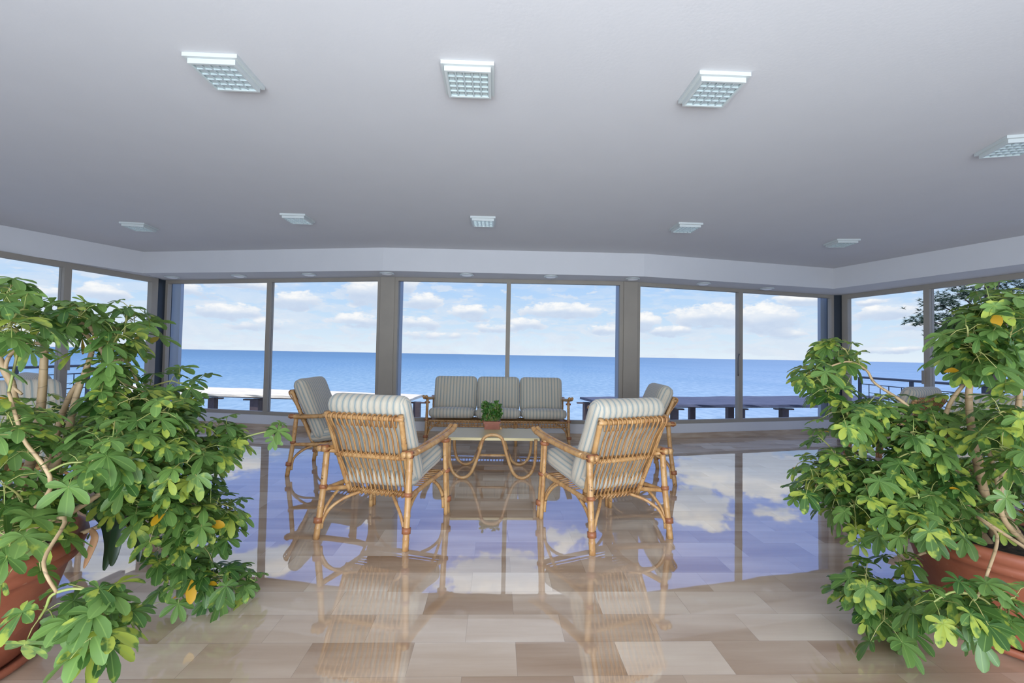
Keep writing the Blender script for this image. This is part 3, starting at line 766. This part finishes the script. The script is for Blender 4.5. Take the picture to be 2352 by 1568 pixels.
def clay_pot(root, S=1.0, H=.47):
    s = S
    prof = [(.02, .03), (.29*s, .03), (.30*s, .045), (.335*s, .16), (.345*s, .175), (.345*s, .20), (.358*s, .215), (.395*s, H - .13), (.415*s, H - .10), (.43*s, H - .095), (.435*s, H - .07), (.43*s, H - .06),
            (.445*s, H - .05), (.452*s, H - .025), (.447*s, H - .006), (.43*s, H), (.405*s, H - .006), (.398*s, H - .03), (.385*s, H - .10), (.02, H - .10)]
    MB().lathe(prof, 64).build('pot', 'terra', root, True)
    MB().lathe([(.01, .0), (.30*s, 0), (.33*s, .012), (.34*s, .03), (.335*s, .042), (.322*s, .042), (.312*s, .03), (.30*s, .022), (.01, .02)], 64).build('saucer', 'terra', root, True)
    g = MB().lathe([(.01, H - .055), (.10, H - .05), (.2, H - .058), (.3*s, H - .055), (.392*s, H - .07)], 40)
    g.build('soil', 'soil', root, True)
def erode(x, y, P, r):
    return all(inpoly(x + r * math.cos(a), y + r * math.sin(a), P) for a in (0, .785, 1.571, 2.356, 3.142, 3.927, 4.712, 5.498))
def make_plant(name, center, H, stems, regions, sprigs, seed, label, leafL=.095, mirror=1):
    rg = random.Random(seed); root = empty(name, (center[0], center[1], 0)); O = V((center[0], center[1], 0))
    clay_pot(root, 1.0, H)
    F = Foliage(); T = MB(); nodes = []
    for pts, r0, r1 in stems:
        P = [V(p) for p in pts]
        MB().tube([p - O for p in P], r0, 10, .09, 1.08, r1=r1).build('stem', 'stem', root, True)
        Q = crom(P, 5); nodes += [q for q in Q[len(Q)//4:]]
    tips = []
    def okpos(q):
        if q.z < .07: return False
        dxy = V((q.x - O.x, q.y - O.y)).length
        if q.z < H + .04 and dxy < .56: return False
        return q.y > .75
    for poly, n, (ya, yb), dy in regions:
        xs = [p[0] for p in poly]; ys = [p[1] for p in poly]; got = []; tries = 0
        while len(got) < n and tries < n * 80:
            tries += 1
            x = rg.uniform(min(xs), max(xs)); y = rg.uniform(min(ys), max(ys))
            if not inpoly(x, y, poly): continue
            if len(got) > 2 and n > 9 and tries < n * 50 and not erode(x, y, poly, 26): continue
            dmin = 30 if tries < n * 40 else 18
            f = (x - min(xs)) / (max(xs) - min(xs)); Y = ya + (yb - ya) * f + rg.uniform(-dy, dy)
            q = at_y(x, y, Y)
            if not okpos(q):
                q = at_y(x, y, Y - .25)
                if not okpos(q): continue
            if any((q - g).length < .085 for g in got): continue
            got.append(q)
        tips += [(q, 1.0) for q in got]
    for x, y, Y, sc in sprigs: tips.append((at_y(x, y, Y), sc))
    tips.sort(key=lambda q: min((q[0] - n_).length for n_ in nodes))
    for q, sc in tips:
        nb = min(nodes, key=lambda n_: (q - n_).length + (.25 if n_.z > q.z + .2 else 0))
        d = q - nb; L = d.length
        if L > .02:
            m1 = nb + d * .35 + V((0, 0, .10 * L)) + rnd_dir(rg) * .05 * L; m2 = nb + d * .72 + V((0, 0, .10 * L)) + rnd_dir(rg) * .05 * L
            # keep twigs off the pot wall
            T.tube([p - O for p in (nb, m1, m2, q)], .0036 + .004 * min(1, L), 6, r1=.003, caps=False)
            nodes += [m2, q]; ax = (q - m2)
        else: ax = V((0, 0, 1))
        outw = V((q.x - O.x, q.y - O.y, 0)).normalized() if (q - O).length > .01 else V((0, 0, 1))
        axis = ax.normalized() * .6 + outw * .5 + V((0, 0, .35))
        tip(F, T, q - O, axis, rg, rg.choice((5, 6, 7)) if sc >= 1 else 4, (.074 if q.y > 1.5 else .082) * (1 if sc >= 1 else .9), .85 if sc >= 1 else .6)
    T.build('twigs', 'twig', root, True); F.build('foliage', 'leaf', root)
    tag(root, label, 'potted plant'); return root
# left plant
LC_ = (-2.14, 1.77)
def P3(l): return [at_y(*p) for p in l]
def from_pot(c, dx_, dy_, z, l): return [V((c[0] + dx_, c[1] + dy_, z))] + P3(l)
lst = [
 (from_pot(LC_, .10, .10, .40, [(60, 1090, 1.85), (92, 950, 1.88), (104, 775, 1.9)]), .021, .012),
 (from_pot(LC_, .16, .05, .40, [(130, 1060, 1.85), (175, 910, 1.95), (212, 800, 1.95), (190, 760, 1.9)]), .020, .008),
 (from_pot(LC_, .2, .12, .40, [(110, 1060, 2.0), (165, 900, 2.0), (245, 835, 2.0), (290, 830, 2.0), (318, 885, 2.0)]), .017, .006),
 (from_pot(LC_, .0, .0, .40, [(20, 1050, 1.75), (30, 900, 1.8), (10, 850, 1.8), (-20, 780, 1.8)]), .020, .010),
 (from_pot(LC_, .22, -.03, .40, [(220, 1140, 1.85), (310, 1080, 1.95), (400, 1045, 2.05), (480, 1010, 2.1)]), .014, .006),
 (from_pot(LC_, .25, .1, .40, [(180, 1120, 1.95), (330, 1115, 2.05), (430, 1150, 2.15), (500, 1200, 2.2)]), .011, .005),
 (from_pot(LC_, .28, .1, .42, [(330, 1180, 2.1), (365, 1240, 2.2), (400, 1300, 2.25), (480, 1335, 2.3)]), .010, .005),
 (from_pot(LC_, .05, -.15, .40, [(100, 1150, 1.55), (50, 1000, 1.52), (20, 900, 1.55)]), .009, .005),
 (from_pot(LC_, .2, -.2, .42, [(130, 1190, 1.45), (100, 1290, 1.25), (130, 1360, 1.24)]), .009, .004),
 (P3([(104, 790, 1.9), (140, 760, 1.9), (200, 745, 1.9), (240, 820, 1.9), (270, 870, 1.92), (330, 900, 1.95)]), .009, .005),
 (P3([(100, 790, 1.88), (60, 790, 1.85), (20, 820, 1.8), (15, 870, 1.8), (50, 905, 1.8)]), .008, .005),
]
lreg = [
 ([(0,665),(60,690),(70,760),(60,830),(0,800)], 8, (1.7, 1.75), .25),
 ([(60,735),(120,715),(190,715),(225,760),(215,790),(90,765)], 6, (1.8, 1.85), .2),
 ([(275,720),(330,730),(335,790),(320,860),(255,850),(250,790)], 8, (1.95, 2.0), .2),
 ([(230,850),(360,850),(350,930),(280,960),(170,900)], 9, (1.95, 2.0), .2),
 ([(0,960),(60,960),(70,1060),(0,1080)], 6, (1.6, 1.65), .12),
 ([(60,930),(220,930),(220,1030),(60,1030)], 9, (2.15, 2.2), .08),
 ([(200,930),(330,930),(440,900),(470,1000),(560,1020),(500,1100),(380,1080),(250,1080),(200,1060)], 42, (1.75, 2.15), .22),
 ([(0,1060),(60,1060),(60,1200),(0,1230)], 7, (1.55, 1.6), .1),
 ([(60,1080),(180,1080),(180,1160),(60,1160)], 5, (2.2, 2.25), .06),
 ([(250,1060),(400,1060),(500,1110),(540,1170),(520,1220),(420,1230),(330,1190),(220,1190)], 30, (1.9, 2.2), .2),
 ([(370,1250),(520,1250),(500,1290),(400,1310)], 4, (2.2, 2.3), .1),
 ([(430,1300),(560,1310),(560,1345),(440,1335)], 7, (2.15, 2.25), .06),
 ([(0,1200),(90,1190),(80,1270),(40,1300),(0,1300)], 2, (1.36, 1.4), .04),
 ([(170,1340),(270,1330),(290,1400),(220,1460),(170,1400)], 5, (1.3, 1.35), .03),
]
lspr = [(15, 672, 1.8, 0), (110, 705, 1.85, 0), (160, 705, 1.85, 0), (300, 700, 2, 0), (410, 880, 2.1, 1), (450, 890, 2.1, 1), (520, 975, 2.1, 1), (545, 1010, 2.1, 1), (638, 992, 2.2, 0), (540, 1165, 2.2, 1),
        (215, 1460, 1.22, 0), (90, 1420, 1.24, 0), (400, 1345, 2.2, 0), (585, 1335, 2.28, 0), (520, 1230, 2.2, 0), (245, 1370, 1.3, 0)]
pl = make_plant('potted_umbrella_plant', LC_, .47, lst, lreg, lspr, 11, 'large variegated umbrella plant in a terracotta pot at the left edge')
# right plant
RC_ = (2.48, 2.02)
rst = [
 (from_pot(RC_, -.12, .0, .36, [(2225, 1180, 2.0), (2190, 1060, 1.98), (2185, 990, 1.98)]), .021, .014),
 (from_pot(RC_, -.05, .05, .36, [(2270, 1170, 2.05), (2235, 1010, 2.0), (2228, 880, 1.98), (2275, 820, 1.98), (2310, 740, 1.95)]), .022, .009),
 (from_pot(RC_, .05, .0, .36, [(2300, 1150, 2.0), (2330, 1000, 2.0), (2345, 880, 1.95)]), .020, .010),
 (from_pot(RC_, -.18, .08, .36, [(2180, 1150, 2.1), (2165, 1010, 2.1), (2180, 930, 2.05), (2225, 870, 2.0)]), .016, .008),
 (from_pot(RC_, .0, -.12, .36, [(2310, 1200, 1.85), (2290, 1100, 1.85), (2260, 1000, 1.85)]), .014, .007),
 (from_pot(RC_, -.2, .1, .38, [(2160, 1120, 2.15), (2120, 1060, 2.2), (2060, 1040, 2.2), (2055, 1110, 2.2)]), .010, .006),
 (P3([(2185, 1000, 1.98), (2130, 970, 2.05), (2070, 920, 2.1), (2010, 880, 2.15), (1990, 850, 2.15), (1950, 830, 2.15), (1910, 840, 2.15)]), .009, .004),
 (from_pot(RC_, -.3, -.08, .42, [(2120, 1270, 2.1), (2070, 1310, 2.1), (2040, 1340, 2.05)]), .008, .004),
 (from_pot(RC_, -.15, -.22, .42, [(2250, 1190, 1.75), (2290, 1230, 1.62), (2270, 1310, 1.52), (2245, 1370, 1.50)]), .008, .004),
 (P3([(2190, 1000, 1.98), (2230, 1000, 1.95), (2290, 1010, 1.9), (2352, 1060, 1.85)]), .008, .005),
 (P3([(2060, 1040, 2.2), (1970, 1040, 2.25), (1900, 1080, 2.3), (1870, 1120, 2.3)]), .006, .004),
]
rreg = [
 ([(2240,670),(2352,650),(2352,900),(2260,860),(2170,820),(2190,740)], 30, (1.95, 1.9), .22),
 ([(1850,830),(1900,800),(1920,900),(1870,900)], 6, (2.15, 2.2), .12),
 ([(1880,910),(2000,900),(2060,980),(1960,990),(1890,960)], 10, (2.15, 2.15), .15),
 ([(2000,960),(2130,960),(2160,1000),(2160,1130),(2080,1060)], 18, (2.15, 2.0), .15),
 ([(2160,900),(2352,900),(2352,1180),(2160,1150)], 22, (2.3, 2.3), .1),
 ([(2270,900),(2352,900),(2352,1120),(2290,1100)], 7, (1.75, 1.7), .1),
 ([(1840,1050),(1920,1020),(2050,1060),(2150,1060),(2180,1200),(2080,1240),(1960,1190),(1860,1140)], 52, (2.3, 1.95), .2),
 ([(2170,1100),(2352,1080),(2352,1210),(2190,1200)], 8, (1.95, 2.3), .15),
 ([(1965,1300),(2010,1330),(2110,1370),(2100,1430),(2040,1430),(1970,1390)], 12, (2.0, 1.95), .1),
 ([(2140,1380),(2250,1350),(2340,1370),(2352,1430),(2220,1420)], 9, (1.53, 1.5), .04),
]
rspr = [(1905, 790, 2.2, 0), (1940, 800, 2.2, 0), (1935, 845, 2.2, 1), (1860, 880, 2.2, 0), (1840, 1060, 2.3, 0), (1830, 1130, 2.3, 0), (1920, 1170, 2.2, 0), (1880, 1000, 2.2, 0), (2280, 670, 1.95, 0), (2170, 800, 2.0, 0),
        (1985, 1225, 2.15, 1), (2060, 1270, 2.1, 0), (2010, 1430, 1.95, 0), (2190, 1420, 1.6, 0), (1950, 1335, 2.0, 0), (2340, 700, 1.9, 1), (2075, 945, 2.1, 1), (2135, 950, 2.1, 1), (2180, 930, 2.1, 1)]
pr = make_plant('potted_umbrella_plant', RC_, .47, rst, rreg, rspr, 23, 'large variegated umbrella plant in a terracotta pot at the right edge')
# black nursery pot inside the right pot
np_ = MB().lathe([(.01, .42), (.07, .42), (.085, .56), (.09, .565), (.08, .56), (.07, .55), (.01, .55)], 32); o = np_.build('nursery_pot', 'plastic', pr, True); o.location = (.17, -.12, 0)
# dark strap leaves and a dry leaf of the left planter
def strap(pts, w, m, parent, O):
    P = crom([V(p) for p in pts], 6); vs = []; fs = []
    n = len(P)
    for i, p in enumerate(P):
        t = i / (n - 1); d = (P[min(i+1, n-1)] - P[max(i-1, 0)]).normalized(); s_ = d.cross(V((0, -1, .25))).normalized()
        ww = w * math.sin(math.pi * (.12 + .86 * t)) ** .7
        nn = s_.cross(d)
        for q in (-1, 0, 1): vs.append(p - O + s_ * (ww * q * .5) + nn * (-.15 * ww * (1 - abs(q))))
        for q in (1, 0, -1): vs.append(p - O + s_ * (ww * q * .5) + nn * (-.15 * ww * (1 - abs(q)) - .002))
        if i:
            for j in range(6): a_ = (i-1)*6; fs.append((a_ + j, a_ + (j+1) % 6, a_ + 6 + (j+1) % 6, a_ + 6 + j))
    return (vs, fs)
OL = V((LC_[0], LC_[1], 0))
for pts in (((230, 1180, 1.95), (290, 1185, 2.0), (315, 1230, 2.05), (318, 1290, 2.05)), ((220, 1180, 1.95), (245, 1200, 1.95), (252, 1250, 1.95), (238, 1310, 1.95)),
            ((225, 1185, 1.98), (270, 1200, 1.9), (262, 1260, 1.88), (255, 1300, 1.88)), ((215, 1175, 1.95), (235, 1130, 1.98), (210, 1100, 2.0), (240, 1090, 2.0))):
    vs, fs = strap(P3(pts), .055, 'strap', pl, OL); meshobj('strap_leaf', vs, fs, 'strap', pl, True)
vs, fs = strap(P3([(207, 1215, 1.88), (217, 1235, 1.86), (205, 1270, 1.86), (192, 1305, 1.86)]), .03, 'dry', pl, OL); o = meshobj('dry_leaf', vs, fs, 'dry', pl, True); o['label'] = 'dry brown curled leaf'
# thin dry roots on the soil
rgx = random.Random(5); m = MB()
for i in range(26):
    a_ = rgx.uniform(0, 6.28); rr = rgx.uniform(.05, .33); p = V((rr * math.cos(a_), rr * math.sin(a_), .415 + .01)); 
    m.tube([p, p + V((rgx.uniform(-.06, .06), rgx.uniform(-.06, .06), .025)), p + V((rgx.uniform(-.12, .12), rgx.uniform(-.12, .12), .005))], .0015, 4)
m.build('dry_roots', 'dry', pl, True)
# fallen leaf
fp = floor_pt(390, 1380); F = Foliage(); fd = (floor_pt(390, 1380) - floor_pt(372, 1386)).normalized()
F.leaflet(V((0, 0, .004)), fd + V((0, 0, .12)), V((0, 0, 1)), .075, .035, .0, 0, 0, 1); r = empty('fallen_leaf', fp)
F.build('leaf_blade', 'orange', r)
e_ = floor_pt(322, 1396) - fp
MB().tube([(0, 0, .006), e_ * .5 + V((0, 0, .006)), e_ + V((0, 0, .003))], .0016, 5).build('leaf_stalk', 'twig', r, True)
tag(r, 'single fallen orange leaf lying on the tiles by the left plant', 'leaf')
# small plant on the table
sp = empty('potted_jade_plant'); q = at_z(1130, 985, .41); sp.location = (q.x, q.y + .03, .4105)
MB().prism([(-.085,-.07),(.085,-.07),(.085,.07),(-.085,.07)], 0, .075).add([(-.095,-.08,.065),(.095,-.08,.065),(.095,.08,.065),(-.095,.08,.065),(-.095,-.08,.09),(.095,-.08,.09),(.095,.08,.09),(-.095,.08,.09)], [(3,2,1,0),(4,5,6,7),(0,1,5,4),(1,2,6,5),(2,3,7,6),(3,0,4,7)]).build('pot', 'terra', sp)
F = Foliage(); T = MB(); rg = random.Random(3)
for i in range(64):
    x = rg.uniform(-.10, .10); z = rg.uniform(.11, .29); y = rg.uniform(-.08, .08)
    if abs(x) < .02 and z > .25: continue
    p = V((x, y, z)); T.tube([(x * .4, y * .4, .085), (x * .8, y * .8, z * .6), p], .002, 4)
    for k in range(9):
        d = rnd_dir(rg) + V((0, 0, .5)); F.leaflet(p, d, rnd_dir(rg), rg.uniform(.035, .05), .022, .1, rg.random(), rg.random(), 0)
T.build('stems', 'twig', sp, True); F.build('foliage', 'leafdark', sp)
tag(sp, 'small bushy green plant in a square terracotta pot on the coffee table', 'potted plant')
# ------------------------------------------------------------------ outside
def ring_sea():
    vs = [(0, 0, 0)]; fs = []; rs = [60, 200, 800, 4000, 45000]; n = 48
    for r_ in rs:
        for j in range(n): a = 2 * math.pi * j / n; vs.append((r_ * math.cos(a), r_ * math.sin(a), 0))
    for j in range(n): fs.append((0, 1 + j, 1 + (j+1) % n))
    for i in range(len(rs) - 1):
        for j in range(n): a = 1 + i * n; fs.append((a + j, a + n + j, a + n + (j+1) % n, a + (j+1) % n))
    return meshobj('sea', vs, fs, 'sea')
o = ring_sea(); o.location = (0, 0, -25); tag(o, 'calm blue sea stretching to the horizon', 'sea', kind='stuff')
# lower terrace of the building
struct(MB().box((-14, 6.0, -2.9), (14, 14.5, -2.6)).build('trim_15', 'terrace'))
# side terraces
ol = out(foot, .16)
LTf = [ol[7], ol[6] , V((-9.9, BACK_Y, 0)), V((-8.15, 9.6, 0)), V((-6.2, 9.6, 0))]
struct(MB().prism([V((ol[7].x, ol[7].y, 0)), V((ol[6].x, ol[6].y, 0)), V((-10.2, BACK_Y, 0)), V((-8.1, 9.4, 0)), V((ol[7].x - .3, 9.4, 0))], -.3, -.05).build('trim_16', 'terrace'))
struct(MB().prism([V((ol[4].x, ol[4].y, 0)), V((ol[5].x, ol[5].y, 0)), V((10.2, BACK_Y, 0)), V((8.1, 9.8, 0)), V((ol[4].x + .3, 9.8, 0))], -.3, -.05).build('trim_17', 'terrace'))
def pergola(name, poly, zt, th, m, posts, label):
    r = empty(name, (poly[0].x, poly[0].y, -2.6)); O = V(r.location)
    n = 24; vs = []; fs = []; rg = random.Random(7)
    a, b, c, d = poly   # far-left, far-right, near-right, near-left
    for z_ in (0, 1):
        for j in range(5):
            for i in range(n + 1):
                p = a.lerp(b, i / n).lerp(d.lerp(c, i / n), j / 4)
                edge = rg.uniform(-.03, .03) if j in (0, 4) else 0
                h = zt + (noise.noise(p * 1.7) * .02) if z_ == 0 else zt - th
                vs.append(V((p.x, p.y + edge, h)) - O)
    K = (n + 1) * 5
    for j in range(4):
        for i in range(n):
            q = j * (n + 1) + i; fs.append((q, q + n + 1, q + n + 2, q + 1)); fs.append((K + q, K + q + 1, K + q + n + 2, K + q + n + 1))
    for i in range(n):
        fs.append((i, i + 1, K + i + 1, K + i)); q = 4 * (n + 1) + i; fs.append((q, K + q, K + q + 1, q + 1))
    for j in range(4):
        q = j * (n + 1); fs.append((q, K + q, K + q + n + 1, q + n + 1)); q += n; fs.append((q, q + n + 1, K + q + n + 1, K + q))
    meshobj('roof', vs, fs, m, r)
    bm = MB()
    for t in (.12, .86):
        p, q = a.lerp(d, t), b.lerp(c, t); p, q = p.lerp(q, .02), p.lerp(q, .98)
        bm.bar(p, q, .10, zt - th - .045, zt - th)
    bm.v = [v - O for v in bm.v]; bm.build('beam', 'wood', r)
    for px, t, wd in posts:
        p = a.lerp(d, t); q = b.lerp(c, t); s_ = col_on(p, q, px, 930)
        k = MB().box((s_.x - wd / 2, s_.y - wd / 2, -2.6), (s_.x + wd / 2, s_.y + wd / 2, zt - th - .065))
        k.v = [v - O for v in k.v]; k.build('post', 'wood', r)
        k = MB().box((s_.x - wd * 1.5, s_.y - .05, zt - th - .10), (s_.x + wd * 1.5, s_.y + .05, zt - th - .067)); k.v = [v - O for v in k.v]; k.build('bracket', 'wood', r)
    tag(r, label, 'pergola'); return r
ZT = .15
pergola('pergola', [p2(at_z(262, 880, ZT)), p2(at_z(972, 906, ZT)), p2(at_z(938, 917, ZT)), p2(at_z(262, 897, ZT))], ZT, .06, 'roofw', [(489, .86, .16), (588, .86, .20), (604, .12, .12), (958, .5, .17), (760, .86, .16), (380, .86, .16)],
        'sunlit cream pergola roof on posts outside the left window')
pergola('pergola', [p2(at_z(1332, 911, ZT)), p2(at_z(2030, 908, ZT)), p2(at_z(2030, 930, ZT)), p2(at_z(1396, 928, ZT))], ZT, .06, 'roofd', [(1347, .12, .17), (1549, .86, .15), (1589, .12, .15), (1676, .12, .17), (1706, .86, .08), (1800, .86, .16), (1455, .86, .15), (1925, .86, .15)],
        'dark slate-coloured pergola roof on posts outside the right window')
# lantern on the end post of the left pergola
# balcony railings
def railing(pa, pb, zt, label):
    a, b = p2(pa), p2(pb); r = empty('balcony_railing', (a.x, a.y, -.05)); O = V(r.location); d = (b - a); L = d.length; u = d.normalized()
    z = lambda k: V((0, 0, k))
    MB().tube([a + z(zt) - O, b + z(zt) - O], .025, 8, smooth=False).build('top_rail', 'iron', r, True)
    m = MB()
    for h in (.12, zt - .15, .45): m.tube([a + z(h) - O, b + z(h) - O], .010, 6, smooth=False)
    k = .6
    t = .3
    while t < L - .4:
        p = a + u * t; q = a + u * (t + .35)
        for hh_ in (.2, .36, .55): m.tube([p + z(hh_) - O, q + z(hh_) - O], .008, 4, smooth=False)
        m.tube([p + z(.12) - O, p + z(zt - .15) - O], .008, 4, smooth=False); m.tube([q + z(.12) - O, q + z(zt - .15) - O], .008, 4, smooth=False)
        t += k
    m.build('infill_bars', 'iron', r, True)
    n = int(L / 1.6) + 1
    for i in range(n + 1):
        p = a + u * (L * i / n); m = MB().box((p.x - .025, p.y - .025, -.05), (p.x + .025, p.y + .025, zt + .0)); m.v = [v - O for v in m.v]; m.build('post', 'iron', r)
    tag(r, label, 'railing'); return r
ra = at_z(1975, 866, .88); rb = at_z(2185, 881, .88); rb = ext(ra, (rb - ra).normalized(), 1.0)
railing(ra, V((rb.x, rb.y, 0)), .88, 'dark iron balcony railing outside the right glass doors')
la = at_z(250, 838, .88); lb_ = at_z(0, 845, .88); lb_ = ext(la, (lb_ - la).normalized(), 1.0)
la = ext(la, (la - lb_).normalized(), min(la.y, 9.2))
railing(la, V((lb_.x, lb_.y, 0)), .88, 'dark iron balcony railing outside the left glass doors')
# pine tree
def pine():
    base = at_y(2290, 900, 19.0); r = empty('pine_tree', (base.x, base.y, -12)); O = V(r.location); rg = random.Random(9)
    top = at_y(2270, 640, 19.0)
    MB().tube([(0, 0, 0), (.2, 0, 6), (0, .2, 11), top - O + V((0, 0, .5))], .38, 12, r1=.12).build('trunk', 'bark', r, True)
    B = MB(); N = MB(); B_ = []
    for x, y, dep, sz in ((2130, 735, 18.5, .8), (2160, 700, 19, .9), (2200, 675, 19.3, 1.0), (2170, 760, 18.7, .8), (2220, 720, 19.0, 1.0), (2250, 670, 19.5, 1.0), (2230, 770, 19, .9),
                          (2290, 690, 19.5, 1.2), (2330, 720, 19, 1.2), (2200, 740, 18.8, .8), (2320, 770, 19, 1.0), (2190, 790, 19, .6), (2260, 740, 20, 1.2), (2390, 720, 19, 1.2), (2420, 680, 20, 1.3), (2350, 655, 20, 1.1), (2300, 640, 20, 1.0)):
        p = at_y(x, y, dep) - O; s_ = V((0, .1, p.z - 1.2 - rg.random()))
        B.tube([s_, s_.lerp(p, .5) + V((0, 0, .35)), p], .07, 6, r1=.02)
        for k in range(110):
            q = p + V((rg.gauss(0, .42), rg.gauss(0, .4), rg.gauss(0, .20))) * sz; B_.append(q)
            for j in range(14):
                d = rnd_dir(rg) * rg.uniform(.10, .2) + V((0, 0, .04)); sd_ = d.orthogonal().normalized() * .02
                N.add([q - sd_, q + sd_, q + d], [(0, 1, 2)])
    B.build('branches', 'bark', r, True); N.build('needles', 'needle', r)
    tag(r, 'dark pine tree standing beyond the right glass doors', 'tree')
pine()
bpy.context.view_layer.update()
